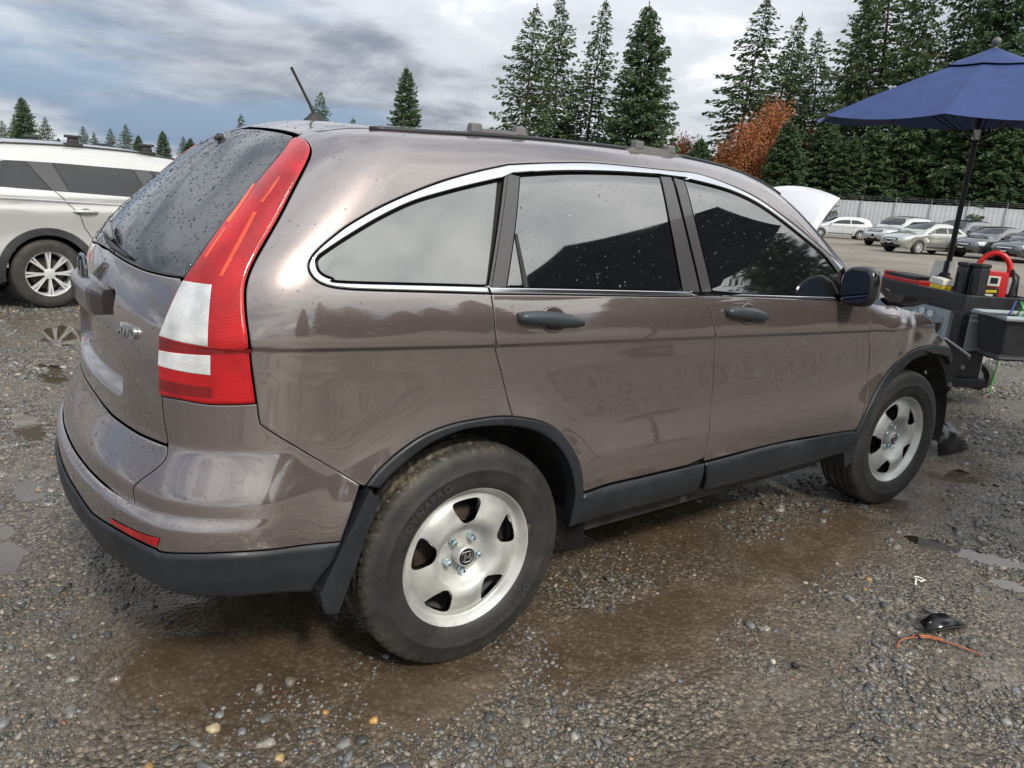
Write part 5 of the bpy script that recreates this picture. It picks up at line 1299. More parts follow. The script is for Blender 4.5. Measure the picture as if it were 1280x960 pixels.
def car_handle(e,x,z,mt):
    P,n=sp(x,z); h=MB(); h.tube([(P+np.array([-.12,-.004,0]))*[1,-1,1],(P+n*.022+[-.09,0,.002])*[1,-1,1],(P+n*.03)*[1,-1,1],(P+n*.022+[.09,0,.002])*[1,-1,1],(P+np.array([.12,-.004,0]))*[1,-1,1]],[.010,.016,.018,.016,.010],10); o=h.build('door_handle',mt,e,True,60)
    c=MB(); c.lathe([(.045,.001),(.04,-.002),(.001,-.012)],24,Matrix.Translation((P+n*.002)*[1,-1,1])@Mx@Matrix.Diagonal((1.2,.8,1,1))); c.build('handle_cup',SILVERW,e,True)
car_handle(WSUV,1.36,.985,WHITE); car_handle(WSUV,2.40,.965,WHITE)
for x_ in (1.40,2.16):
    for s_ in (1,-1):
        b=MB(); zt_=1.625 if x_<1.5 else 1.64
        Pz,_=cast(np.array([[x_,.60,2.2]]),np.array([[0,0,-1.]]),0,1.2,200); z_=Pz[0][2]
        b.box((x_,-.60*s_,z_+.012),(.17,.08,.04),bev=.008); b.box((x_,-.60*s_,z_+.055),(.12,.06,.07),bev=.016,taper=.8); b.box((x_,-.60*s_,z_+.098),(.15,.08,.028),bev=.010); b.build('rack_mount',DARKTRIM,WSUV,True,40)
sl=MB(); sl.tube([(.35+.1*i,-.62,float(cast(np.array([[.35+.1*i,.62,2.2]]),np.array([[0,0,-1.]]),0,1.2,200)[0][0][2])+.005) for i in range(23)],.012,8); sl.build('roof_moulding',DARKTRIM,WSUV,True)
b=MB(); b.box((.24,0,1.575),(.30,1.1,.05),rotm(0,-.30,0),bev=.02); b.build('roof_spoiler',WHITE,WSUV,True,40)
F=F_MAIN
# ---- far parked cars
sedS=Shape(4.5,.87,[(-.2,.80),(0.,.96),(.35,1.02),(.75,1.08),(1.15,1.30),(1.55,1.42),(2.1,1.455),(2.6,1.41),(3.0,1.24),(3.35,1.02),(3.5,.98),(4.1,.87),(4.45,.70),(4.7,.4)],
 [(.2,.93),(.35,.97),(.5,.99),(.7,.985),(.86,.995),(.94,.965),(1.1,.88),(1.3,.78),(1.45,.70)],[(.2,.1),(.4,.02),(.6,.0),(.85,.04),(1.05,.25),(1.4,.6)],[(.2,4.38),(.4,4.48),(.55,4.5),(.7,4.44),(.9,4.2)],2.65,.95,.315)
hatS=Shape(4.2,.87,[(-.2,.9),(0.,1.1),(.2,1.33),(.6,1.43),(1.3,1.49),(1.9,1.48),(2.4,1.38),(2.8,1.17),(3.1,1.0),(3.3,.96),(3.9,.82),(4.2,.62),(4.4,.4)],
 [(.2,.93),(.35,.97),(.5,.99),(.7,.985),(.86,.995),(.94,.965),(1.1,.88),(1.3,.78),(1.45,.70)],[(.2,.1),(.4,.02),(.6,.0),(.85,.04),(1.05,.1),(1.3,.28),(1.5,.45)],[(.2,4.08),(.4,4.18),(.55,4.2),(.7,4.14),(.9,3.9)],2.5,.85,.315)
def far_parts(S,kind,paint):
    L=S.L; x2=S.xr+S.wb
    if kind=='sedan': win=[A((1.05,1.00),(1.95,.985),(1.93,1.33),(1.62,1.33),(1.30,1.22)),A((2.0,.985),(3.05,.96),(2.75,1.17),(2.45,1.30),(1.98,1.335))]
    elif kind=='hatch': win=[A((.62,1.05),(1.5,1.0),(1.5,1.37),(1.1,1.36),(.75,1.2)),A((1.55,1.0),(2.75,.96),(2.4,1.2),(2.1,1.33),(1.55,1.37))]
    else: win=[A((.45,1.12),(1.05,1.10),(1.05,1.5),(.75,1.5)),A((1.12,1.10),(2.1,1.09),(2.05,1.5),(1.12,1.51)),A((2.17,1.09),(3.05,1.07),(2.8,1.3),(2.5,1.46),(2.12,1.5))]
    P=[('window',CARGLASS,'polar',w,dict(KP,off=.002,res=.06)) for w in win]
    zt=1.35 if kind=='sedan' else (1.36 if kind=='hatch' else 1.5); xt=2.55 if kind=='sedan' else (2.35 if kind=='hatch' else 2.75); xb=3.22 if kind=='sedan' else (2.98 if kind=='hatch' else 3.32)
    P.append(('windshield',CARGLASS,'top',half_to_full(np.array([(xt,0,1),(xt-.05,.45,1),(xt-.02,.56,1),(xb-.28,.70,1),(xb-.1,.62,1),(xb,0,1)])),dict(KP,off=.003,res=.07,both=False)))
    if kind!='suv': P.append(('back_window',CARGLASS,'top',half_to_full(np.array([(.62,0,1),(.66,.5,1),(1.0,.56,1),(1.25,.48,1),(1.3,0,1)]) if kind=='sedan' else np.array([(.13,0,1),(.16,.5,1),(.32,.52,1),(.42,.44,1),(.45,0,1)])),dict(KP,off=.003,res=.07,both=False)))
    hz=.64 if kind!='suv' else .80
    P.append(('headlamp',LENS,'polar',[(L-.55,.8,hz+.10),(L-.22,.7,hz+.09),(L-.20,.7,hz-.05),(L-.42,.75,hz-.04)],dict(KP,off=.004,res=.04)))
    P.append(('tail_lamp',TAILRED,'polar',[(.18,.8,hz+.22),(.42,.8,hz+.22),(.40,.8,hz+.08),(.16,.8,hz+.08)],dict(KP,off=.004,res=.04)))
    P.append(('sill_trim',DARKTRIM,'polar',A((S.xr+.45,.34),(x2-.45,.34),(x2-.45,.27),(S.xr+.45,.27)),dict(KP,res=.06)))
    for xw in (S.xr,x2): P.append(('arch_lip',paint,'polar',arc_strip(xw,S.tw,S.tw*1.07,S.tw*1.34,-8,188,.86,22),dict(KP,off=.004,res=.05)))
    for dx in ((1.0 if kind=='suv' else 1.3),(2.12 if kind=='suv' else 1.98)): P.append(('door_seam',RUBBER,'polar',line_strip(A((dx,1.0),(dx+.02,.6),(dx,.36)),.006),dict(KS,res=.05)))
    return P
def front_bits(e,S,kind,plate=True):
    L=S.L; zg=.52 if kind!='suv' else .74
    g=MB(); 
    global F
    F=S.F
    def patch(nm,w,z0,z1,mt,o=.006,n=8,m=3):
        V=[];Fc=[]
        if (id(S),nm) in CACHE: link(nm,CACHE[(id(S),nm)],mt,e); return
        O=np.array([(L+1.,-w+2*w*i/n,z0+(z1-z0)*j/m) for i in range(n+1) for j in range(m+1)]); P,_=cast(O,np.tile([-1.,0,0],(len(O),1)),0,2.,100)
        V=[(p[0]+o,-q[1],q[2]) for p,q in zip(P,O)]
        for i in range(n):
            for j in range(m): q=i*(m+1)+j; Fc.append((q,q+1,q+m+2,q+m+1))
        CACHE[(id(S),nm)]=mesh(nm,V,Fc); link(nm,CACHE[(id(S),nm)],mt,e)
    patch('grille',.42,zg+.03,zg+.15,GRILL); patch('lower_intake',.55,.27,.38,GRILL); patch('grille_bar',.36,zg+.075,zg+.105,CHROME,.016)
    if plate: patch('number_plate',.15,.43,.50,mat('plate_white',(.6,.6,.6),.4),.014)
    for s_ in (1,-1):
        m_=MB(); m_.box((S.xr+S.wb-.62,-s_*(S.W+.07),1.02 if kind!='suv' else 1.12),(.10,.17,.12),bev=.03,taper=.9); m_.build('side_mirror',e.children[0].material_slots[0].material,e,True,40)
    F=F_MAIN
def far_car(kind,S,label,paint,px,dist,hdg,group=None,z=0.):
    x,y,_=place_px(px,dist); a=hdg; c=S.L/2
    e=build_car('parked_car' if kind!='suv' else 'parked_suv',label,group,S,paint,(x-c*math.cos(a),y-c*math.sin(a),z),a,far_parts(S,kind,paint),S.tw+.005,S.W-.1,10,False,(60,44))
    front_bits(e,S,kind); return e
SILVER=paint_mat('silver_paint',(.42,.43,.43),.6,True,.3,False); CHAMP=paint_mat('greenish_silver_paint',(.36,.37,.34),.6,True,.3,False); NAVYP=paint_mat('dark_navy_paint',(.018,.022,.032),.3,True,.3,False); CHAR=paint_mat('charcoal_paint',(.028,.030,.034),.4,True,.3,False); WHITE2=paint_mat('white_paint_b',(.52,.53,.55),.0,True,.35,False)
V0=rad(25)          # bearing of the far row from the camera
far_car('hatch',hatS,'white hatchback parked by the fence beside the raised bonnet',WHITE2,1051,56,V0+rad(105))
far_car('suv',suvS,'silver SUV with chrome grille parked behind the silver sedan',SILVER,1126,47,V0+rad(150))
far_car('sedan',sedS,'greenish silver sedan parked in front of the far silver SUV',CHAMP,1163,40,V0+rad(138))
far_car('suv',suvS,'dark SUV parked between the silver sedan and the charcoal sedan',NAVYP,1200,47,V0+rad(150))
far_car('sedan',sedS,'charcoal sedan parked at the row end by the grey fence',CHAR,1250,41,V0+rad(140))
far_car('sedan',sedS,'navy sedan parked just past the charcoal sedan',NAVYP,1305,40,V0+rad(140))
# ---- the white car with its bonnet up, mostly hidden by the brown SUV
def hood_car():
    d=ray_px(1003,314); hg=CAM+d*((1.0-CAM[2])/d[2]); S=sedS; a=0.
    e=build_car('white_car','white car with raised bonnet standing just past the brown SUV',None,S,WHITE2,(hg[0]-3.30,hg[1]+.70,0),a,far_parts(S,'sedan',WHITE2),.32,.77,10,False,(60,44))
    V=[];Fc=[]; n,m=16,10; Lh=1.02
    for i in range(m+1):
        t=i/m
        for j in range(n+1):
            s=-1+2*j/n; w=.72*(1-.06*t)*s; up=Lh*t*(1-.08*s*s*t); ang=rad(45); bow=.10*(1-s*s)*t+.05*math.sin(math.pi*t)
            V.append((3.30+up*math.cos(ang)-bow*math.sin(ang),-w,1.0+up*math.sin(ang)+bow*math.cos(ang)))
    for i in range(m):
        for j in range(n): q=i*(n+1)+j; Fc.append((q,q+1,q+n+2,q+n+1))
    me=mesh('bonnet',V,Fc); o=link('bonnet',me,WHITE2,e); s_=o.modifiers.new('thick','SOLIDIFY'); s_.thickness=.035; s_.offset=-1
    b=MB(); b.tube([(3.75,-.5,.85),(3.85,-.5,1.5)],.006,6); b.build('bonnet_prop',DARKTRIM,e)
    return e
HOODCAR=hood_car()
# ------------------------------------------------------------------ canopy reflected in the side glass, trees behind the photographer
NAVY=mottled('navy_canopy_cloth',(.012,.022,.075),(.016,.030,.095),6,.75)
POLE=mat('pole_dark_metal',(.02,.021,.024),.35,.6)
def umbrella(name,base,apex,R,rz,lab,sides=8,cloth=None,drop=.42,grp=None,rib=True):
    base=np.array(base,float); apex=np.array(apex,float); ax=apex-base; ax/=np.linalg.norm(ax)
    e=empty(name,tuple(base)); tag(e,lab,'umbrella',grp); ap=apex-base
    t=np.cross(ax,[0,1.,0]); t/=np.linalg.norm(t); b=np.cross(ax,t)
    p=MB(); p.tube([(0,0,0),tuple(ap*.5),tuple(ap-ax*.03)],[.024,.022,.019],12); p.build('pole',POLE,e,True,50)
    def pt(a,f,d=0.): 
        r=R*f; return ap-ax*(drop*(f**1.15)+d)+(t*math.cos(a)+b*math.sin(a))*r
    for k in range(sides):                         # one cloth gore per panel
        a0=rz+2*math.pi*k/sides; a1=rz+2*math.pi*(k+1)/sides; V=[];Fc=[]; m,n=10,8
        for i in range(m+1):
            f=.10+.90*i/m
            for j in range(n+1):
                s=j/n; q=pt(a0,f)*(1-s)+pt(a1,f)*s; sag=4*s*(1-s)*f; V.append(tuple(q-ax*(.035*sag*f)+0*q))
        for i in range(m):
            for j in range(n): q=i*(n+1)+j; Fc.append((q,q+1,q+n+2,q+n+1))
        b0=len(V)                                    # hem strip
        g=mesh('gore',V,Fc); link('gore',g,cloth or NAVY,e)
    V=[];Fc=[];n=sides*3
    for i,(f,d) in enumerate(((.02,-.045),(.10,-.03),(.20,-.025),(.27,-.018))):
        for j in range(n):
            a=rz+2*math.pi*j/n; k=(j%3); wob=.012*(1 if k else 0); V.append(tuple(pt(a,f*(1 if k==0 else .955),d+wob*(i==3))))
    for i in range(3):
        for j in range(n): Fc.append((i*n+j,i*n+(j+1)%n,(i+1)*n+(j+1)%n,(i+1)*n+j))
    link('vent_flap',mesh('vent_flap',V,Fc),cloth or NAVY,e)
    if rib:
        for k in range(sides):
            a=rz+2*math.pi*k/sides; r_=MB(); r_.tube([tuple(pt(a,.04,.03)),tuple(pt(a,.5,.022)),tuple(pt(a,.99,.012))],.006,6); r_.tube([tuple(ap-ax*(drop+.18)),tuple(pt(a,.52,.03))],.005,6); r_.build('rib',POLE,e,True,60)
    h=MB(); h.lathe([(.03,-.04),(.035,0),(.03,.03),(.018,.045),(.018,.055),(.030,.068),(.036,.088),(.030,.108),(.012,.122),(.0,.124)],20,Matrix.Translation(Vector(ap))@Vector(ax).to_track_quat('Z','Y').to_matrix().to_4x4()); h.build('finial',FOOT,e,True,50)
    return e
# ------------------------------------------------------------------ wrecked nose of the brown SUV
def sheet(name,pts,mt,parent,th=.006,smooth=False):
    """thin bent plate through a grid of points (rows x cols)"""
    P=np.array(pts,float); r,c=P.shape[:2]; V=P.reshape(-1,3); Fc=[]
    for i in range(r-1):
        for j in range(c-1): q=i*c+j; Fc.append((q,q+1,q+c+1,q+c))
    o=link(name,mesh(name,V,Fc,smooth=smooth),mt,parent); m=o.modifiers.new('thick','SOLIDIFY'); m.thickness=th; m.offset=0; return o
GLOSSB=mat('cracked_black_plastic',(.008,.008,.009),.22)
pr=MB(); pr.prism([(3.02,.80),(3.12,.828),(3.20,.79),(3.46,.70),(3.42,.672),(3.36,.635),(3.29,.571),(3.246,.524),(3.187,.46),(3.10,.42),(3.06,.55),(3.06,.70)],.0,.10,Matrix(((1,0,0,0),(0,0,-1,-.70),(0,1,0,0),(0,0,0,1)))); pr.build('splash_shield',BLACK,car)
SIL=mat('torn_edge_metal',(.45,.45,.46),.35,.8)
ed=MB(); ed.tube([(3.12,-.802,.832),(3.28,-.803,.775),(3.47,-.802,.708),(3.478,-.80,.690)],[.006,.008,.009,.006],6); ed.tube([(3.40,-.803,.655),(3.412,-.804,.640)],.012,6); ed.tube([(3.285,-.803,.562),(3.297,-.804,.548)],.012,6); ed.tube([(3.02,-.78,.75),(3.01,-.78,.64)],.010,6); ed.build('torn_edge',SIL,car,True,50)
eb=MB(); eb.box((2.75,0,.62),(.70,1.0,.50)); eb.box((2.72,.1,.90),(.5,.7,.16),bev=.03); eb.box((3.12,0,.62),(.06,1.3,.56)); eb.tube([(2.5,.2,.97),(2.8,-.1,.99),(3.05,-.25,.85)],.04,10); eb.box((2.5,.55,.9),(.25,.2,.2),bev=.02); eb.build('engine_bay',UNDER,car)
rs=MB(); rs.box((3.22,0,.55),(.08,1.25,.10),bev=.02); rs.box((3.17,0,.86),(.05,1.3,.05)); rs.box((3.18,.62,.70),(.05,.06,.36)); rs.box((3.18,-.62,.70),(.05,.06,.36)); rs.build('radiator_support',UNDER,car)
# cowl corner, torn black cowl cover and bent bonnet hinge
sheet('cowl_corner',[[(2.22,-.83,1.13),(2.34,-.76,1.142),(2.44,-.72,1.125)],[(2.24,-.84,1.08),(2.40,-.79,1.075),(2.56,-.755,1.025)]],PAINT,car,.01)
sheet('cowl_cover',[[(2.38,-.75,1.118),(2.47,-.752,1.112),(2.56,-.75,1.088),(2.70,-.74,1.072),(2.84,-.75,1.054),(2.95,-.75,1.034)],[(2.44,-.74,1.085),(2.50,-.745,1.07),(2.56,-.745,1.045),(2.66,-.745,1.033),(2.80,-.75,1.036),(2.94,-.752,1.028)],[(2.50,-.73,1.045),(2.54,-.73,1.03),(2.58,-.735,1.018),(2.64,-.735,1.012),(2.72,-.74,1.012),(2.80,-.745,1.010)]],GLOSSB,car,.008)
sheet('bent_hinge',[[(2.50,-.70,1.108),(2.60,-.70,1.098),(2.68,-.70,1.062)],[(2.53,-.72,1.088),(2.62,-.72,1.076),(2.67,-.72,1.05)]],PAINT,car,.006)
# ------------------------------------------------------------------ service cart
BO=np.array((5.22,.0)); cu=rad(57); U_=np.array((math.cos(cu),math.sin(cu))); V_=np.array((math.sin(cu),-math.cos(cu)))
def cp(a,b,z): p=BO+U_*a+V_*b; return (p[0],p[1],z)
cart=empty('service_cart',cp(0,0,0),cu); tag(cart,'grey and black rolling service cart with stickers in front of the brown SUV','cart')
# local frame: x along U_, y = -V_  -> b is -y
CGREY=mottled('cart_grey_plastic',(.24,.28,.31),(.30,.34,.37),3,.45); CBLK=plastic_mat('cart_black_plastic',(.012,.013,.016),.4)
LC,WC_=1.72,.62
def L_(a,b,z): return (a,-b,z)
b=MB(); b.box(L_(LC/2,WC_/2,.61),(LC-.10,WC_-.08,.33)); b.build('cabinet',CGREY,cart); b=MB(); b.box(L_(LC/2,.17,.34),(LC-.10,.26,.28)); b.build('lower_cabinet',CBLK,cart)
b=MB(); b.box(L_(LC/2,.030,.83),(LC,.035,.14),bev=.008); b.box(L_(LC/2,WC_-.03,.83),(LC,.035,.14),bev=.008); b.box(L_(.0175,WC_/2,.83),(.035,WC_-.09,.14),bev=.008); b.box(L_(LC-.0175,WC_/2,.83),(.035,WC_-.09,.14),bev=.008); b.box(L_(LC/2,WC_/2,.775),(LC-.06,WC_-.08,.02)); b.build('tray',CBLK,cart,False)
for a_,b_,h_ in ((.055,.045,.62),(LC-.055,.045,.62),(.055,WC_-.045,.34),(LC-.055,WC_-.045,.34)):
    b=MB(); b.box(L_(a_,b_,.77-h_/2),(.10,.08,h_),bev=.012); b.build('corner_post',CBLK,cart)
for k in range(2):
    a0=.16+k*.74
    b=MB(); b.box(L_(a0+.33,.030,.50),(.66,.03,.50),bev=.006); d_=b.build('cabinet_door',CGREY,cart); b=MB(); b.box(L_(a0+.33,.012,.50),(.52,.012,.38),bev=.004); b.build('door_panel',mottled('cart_panel_grey',(.19,.225,.255),(.25,.285,.315),3,.5),d_)
b=MB(); b.box(L_(LC/2,.17,.185),(LC,.32,.08),bev=.015); b.build('base',CBLK,cart)
STK=mottled('sticker_pale_blue',(.50,.58,.66),(.66,.70,.74),40,.4)
for i,(a_,z_,w_,h_) in enumerate(((.62,.655,.10,.062),(.52,.700,.085,.06),(.40,.693,.09,.06),(.50,.615,.20,.07))):
    b=MB(); b.lathe([(1,.0),(.96,.002),(.001,.002)],24,Matrix.Translation(L_(a_,.003,z_))@Mx@Matrix.Diagonal((w_*.5,h_*.5,1,1))); b.build('sticker',STK,cart)
b=MB(); b.box(L_(.005,WC_/2-.02,.60),(.02,.42,.30),bev=.01); b.build('end_panel',mottled('cart_end_grey',(.20,.21,.21),(.26,.27,.27),3,.5),cart)
def caster(a_,b_,r=.125):
    e=MB(); e.lathe([(r*.5,.035),(r*.62,.04),(r*.9,.042),(r,.02),(r,-.02),(r*.9,-.042),(r*.62,-.04),(r*.5,-.035)],32,Matrix.Translation(L_(a_,b_,r))@Matrix.Rotation(.5,4,'Z')@Mx); c=e.build('caster_tyre',TY2,cart,True,50)
    e=MB(); e.lathe([(.001,.03),(r*.3,.03),(r*.36,.02),(r*.5,.03),(r*.52,-.03),(.001,-.03)],24,Matrix.Translation(L_(a_,b_,r))@Matrix.Rotation(.5,4,'Z')@Mx); e.build('caster_hub',ALLOY,cart,True,40)
    e=MB(); e.box(L_(a_,b_,r*1.25),(.05,.11,.16),rotm(0,0,.5)); e.build('caster_fork',CGREY,cart)
caster(.62,.72); caster(LC-.2,.10); caster(.25,.08); caster(LC-.2,.62)
e=MB(); e.box(L_(.62,.66,.30),(.10,.12,.12),bev=.02); e.box(L_(.62,.48,.34),(.10,.34,.05)); e.box(L_(.62,.56,.41),(.08,.05,.14)); e.build('caster_bracket',CGREY,cart); e=MB(); e.box(L_(LC-.2,.48,.30),(.08,.34,.05)); e.box(L_(LC-.2,.56,.38),(.08,.05,.20)); e.build('caster_bracket',CGREY,cart)
# side bin hooked on the end
bn=empty('hanging_bin',(*(BO+V_*.36-U_*.24),0),cu); tag(bn,'black plastic bin with grey rim hooked on the cart end','bin')
b=MB(); 
def ringb(w,d,z): return [(-d,-w,z),(d,-w,z),(d,w,z),(-d,w,z)]
secs=[ringb(.25,.13,.47),ringb(.29,.165,.775)]; V=[q for s_ in secs for q in s_]; Fc=[(0,1,2,3)]+[(i,(i+1)%4,4+(i+1)%4,4+i) for i in range(4)]
o=link('bin_wall',mesh('bin_wall',V,Fc,smooth=False),CBLK,bn); m_=o.modifiers.new('b','BEVEL'); m_.width=.03; m_.segments=3; m_=o.modifiers.new('thick','SOLIDIFY'); m_.thickness=.008
b=MB(); b.tube([(-.185,-.30,.785),(.185,-.30,.785),(.185,.30,.785),(-.185,.30,.785),(-.185,-.30,.785)],.020,8,False); b.build('bin_rim',CGREY,bn)
def item(name,label,cat,a_,b_,z,rz=0.): e=empty(name,cp(a_,b_,z),cu+rz); tag(e,label,cat); return e
REDP=mottled('red_plastic',(.45,.012,.014),(.55,.02,.02),8,.35); YEL=mottled('yellow_plastic',(.70,.50,.02),(.75,.6,.05),8,.4); WHT=mottled('white_plastic',(.66,.66,.60),(.74,.73,.68),10,.5); BLU=mat('blue_plastic',(.03,.06,.30),.4); TZ=.785
# toolbox
e=item('toolbox','open red toolbox with dark top lying in the cart tray','toolbox',1.00,.14,TZ,math.pi); b=MB(); b.box((0,0,.085),(.60,.20,.13),bev=.012); b.build('box_body',REDP,e,False); b=MB(); b.box((-.02,-.0,.165),(.50,.19,.035),bev=.008); b.build('box_lid',CBLK,e); b=MB(); b.box((-.25,-.06,.165),(.10,.07,.05),bev=.01); b.build('latch',REDP,e); b=MB(); b.box((-.27,-.102,.10),(.07,.012,.05),bev=.004); b.build('label_patch',BLU,e)
e=item('paper_booklet','white booklet standing upright in the cart tray','booklet',.98,.40,TZ,math.pi+.25); b=MB(); b.box((0,0,.17),(.20,.03,.30),rotm(-.2,0,0)); b.build('pages',WHT,e); b=MB(); b.box((0,-.026,.13),(.17,.004,.02),rotm(-.2,0,0)); b.build('printed_band',BLU,e)
e=item('crumpled_paper','crumpled white paper at the far end of the cart tray','paper',1.42,.12,TZ+.08); b=MB(); b.box((0,0,.03),(.16,.12,.05),rotm(.3,.2,.4),taper=.6); b.build('paper',WHT,e)
e=item('yellow_bag','yellow bag with white folded top in the cart tray','bag',.50,.11,TZ+.05,math.pi+.1); b=MB(); b.box((0,0,.05),(.17,.10,.12),bev=.03); b.build('bag_body',YEL,e,True,60); b=MB(); b.box((0,0,.125),(.18,.11,.05),rotm(0,.08,0),bev=.01,taper=.9); b.build('bag_top',WHT,e)
e=item('headset','black headset lying on the cart tray','headset',.74,.30,TZ+.1); b=MB(); b.tube([(.06*math.cos(t),.02,.07+.06*math.sin(t)) for t in np.linspace(-.5,3.6,14)],.016,8); b.build('headband',CBLK,e,True); 
for s_ in (1,-1): b=MB(); b.lathe([(.001,.02),(.04,.02),(.048,0),(.04,-.02),(.001,-.02)],18,Matrix.Translation((s_*.06,.02,.06))@Matrix.Rotation(rad(90),4,'Y')); b.build('ear_cup',CBLK,e,True,50)
PURP=mottled('purple_grey_cloth',(.05,.045,.065),(.08,.075,.10),12,.85)
e=item('cloth_bag','dark purple cloth bag behind the black canisters','bag',.40,.38,TZ); 
bm=bmesh.new(); bmesh.ops.create_icosphere(bm,subdivisions=3,radius=1)
for v in bm.verts: v.co=Vector((v.co.x*.15,v.co.y*.12,v.co.z*.15+.15))*(1+.12*math.sin(9*v.co.x+7*v.co.z)*math.cos(5*v.co.y))
me_=bpy.data.meshes.new('bag_cloth'); bm.to_mesh(me_); bm.free(); [setattr(p_,'use_smooth',True) for p_ in me_.polygons]; link('bag_cloth',me_,PURP,e)
for i,(a_,b_) in enumerate(((.20,.10),(.10,.155))):
    e=item('black_canister','tall black ribbed canister %s'%('next to the yellow bag' if i==0 else 'next to the red jump starter'),'canister',a_,b_,TZ,math.pi+.2); b=MB(); b.box((0,0,.165),(.10,.095,.33),bev=.018); b.build('canister_body',CBLK,e,True,40); b=MB(); b.box((0,0,.345),(.105,.10,.035),bev=.012); b.build('canister_lid',CBLK,e); 
    for q_ in (-.028,.028): b=MB(); b.box((q_,-.050,.16),(.018,.012,.24),bev=.004); b.build('rib',CBLK,e)
# jump starter
e=item('jump_starter','red portable jump starter with clamps and round carry handle','jump starter',.16,.30,TZ+.03,-2.15)
b=MB(); b.box((0,0,.14),(.25,.13,.28),bev=.03,taper=.92); b.build('case',REDP,e,True,45)
b=MB(); b.tube([(.115*math.cos(t)*1.0,0,.27+.15*math.sin(t)) for t in np.linspace(-.2,3.34,18)],[.022]*18,10); b.build('carry_handle',REDP,e,True)
b=MB(); b.box((0,-.068,.20),(.12,.012,.08),bev=.004); b.build('gauge_panel',WHT,e); b=MB(); b.box((.02,-.075,.205),(.05,.004,.045)); b.build('gauge',CBLK,e); b=MB(); b.box((0,-.068,.10),(.13,.012,.09),bev=.004); b.build('front_label',CBLK,e); b=MB(); b.box((0,-.076,.118),(.105,.004,.020),rotm(0,-.08,0)); b.build('label_stripe',YEL,e); b=MB(); b.box((0,-.076,.088),(.06,.004,.016)); b.build('label_stripe',WHT,e)
for s_ in (1,-1):
    b=MB(); b.tube([(s_*.13,-.02,.30),(s_*.16,-.05,.22),(s_*.155,-.06,.12),(s_*.13,-.06,.02)],[.012,.02,.022,.012],8); b.build('clamp',REDP if s_<0 else CBLK,e,True)
    b=MB(); b.tube([(s_*.13,0,.05),(s_*.19,-.03,.10),(s_*.18,-.03,.25),(s_*.12,0,.30)],.009,8); b.build('cable',CBLK,e,True)
# things in the bin
def bitem(name,label,cat,dx,dy,z): p=BO+V_*(.36+dy)-U_*(.24+dx); e=empty(name,(p[0],p[1],z+.07),cu); tag(e,label,cat); return e
e=bitem('yellow_ball','small yellow ball in the hanging bin','ball',.02,.0,.74); bm=bmesh.new(); bmesh.ops.create_uvsphere(bm,u_segments=18,v_segments=12,radius=.035)
for v in bm.verts: v.co.z*=1.15
me_=bpy.data.meshes.new('ball'); bm.to_mesh(me_); bm.free(); [setattr(p_,'use_smooth',True) for p_ in me_.polygons]; link('ball',me_,YEL,e); b=MB(); b.lathe([(.012,.036),(.012,.048),(.001,.05)],12); b.build('valve',CBLK,e)
e=bitem('paper_scrap','cream paper scrap sticking out of the hanging bin','paper',.0,.13,.72); sheet('paper',[[(-.06,0,0),(.07,0,.0)],[(-.03,.01,.06),(.07,.01,.09)],[(.03,.03,.10),(.06,.03,.11)]],WHT,e,.002)
e=bitem('tool_rod','thin white rod standing in the hanging bin','rod',-.02,.06,.60); b=MB(); b.tube([(0,0,0),(.01,-.01,.20),(.03,-.02,.40)],.007,8); b.build('rod_shaft',WHT,e); b=MB(); b.tube([(0,0,-.02),(0,0,.06)],.012,8); b.build('grip',CBLK,e)
e=bitem('wire_rod','short pale rod beside the cream paper in the bin','rod',.0,.20,.62); b=MB(); b.tube([(0,0,0),(.0,0,.30)],.004,6); b.build('rod_shaft',WHT,e); b=MB(); b.tube([(0,0,.1),(.03,.02,.16),(.05,0,.12)],.012,6); b.build('clip',CBLK,e)
GRN=mat('green_strap',(.03,.35,.08),.5)
e=bitem('strap_bundle','bundle of white and green straps in the hanging bin','straps',.03,-.14,.68); 
for k in range(6):
    b=MB(); r1=random.uniform(-.08,.08); b.tube([(random.uniform(-.05,.05),r1,0),(random.uniform(-.03,.03),r1-.03,.07),(.02,r1-.05+random.uniform(-.05,.05),.15)],.006,5); b.build('strap',GRN if k%3==1 else (WHT if k%2 else BLU),e)
e=item('green_cord','thin green cord hanging beside the caster','cord',.36,.66,0); b=MB(); b.tube([(0,0,.02),(.01,-.01,.15),(-.02,0,.30),(-.05,.03,.5)],.006,6); b.build('cord',GRN,e)
# umbrella
apx=np.array((5.75,.39,2.80)); bas=np.array((5.88,.463,.78))
BLUEC=mottled('blue_canopy_cloth',(.012,.030,.115),(.018,.042,.145),5,.75)
um=umbrella('cart_umbrella',bas,apx,1.34,rad(-31),'blue market umbrella with dark tilted pole standing in the cart',8,BLUEC,.52)
cl=MB(); dv=(apx-bas)/np.linalg.norm(apx-bas); cl.tube([tuple(dv*.10),tuple(dv*.34)],.034,12); cl.build('pole_clamp',CBLK,um,True,50); cl=MB(); cl.tube([tuple(dv*.24+[-.02,-.035,0]),tuple(dv*.34+[-.02,-.035,0])],.016,8); cl.build('tension_knob',WHT,um,True,50); cl=MB(); cl.tube([tuple(dv*1.36),tuple(dv*1.44)],.027,12); cl.build('tilt_collar',ALLOY,um,True,50)
# the second umbrella stands behind the photographer and shows in the side windows
u2=umbrella('large_umbrella',(3.55,-3.55,0),(3.45,-3.45,3.02),1.55,rad(10),'dark navy umbrella seen reflected in the side windows of the brown SUV',8,NAVY,.42)
st=MB(); st.lathe([(.001,.08),(.05,.08),(.26,.05),(.28,.0)],24,None); st.build('stand',CBLK,u2,True,50)
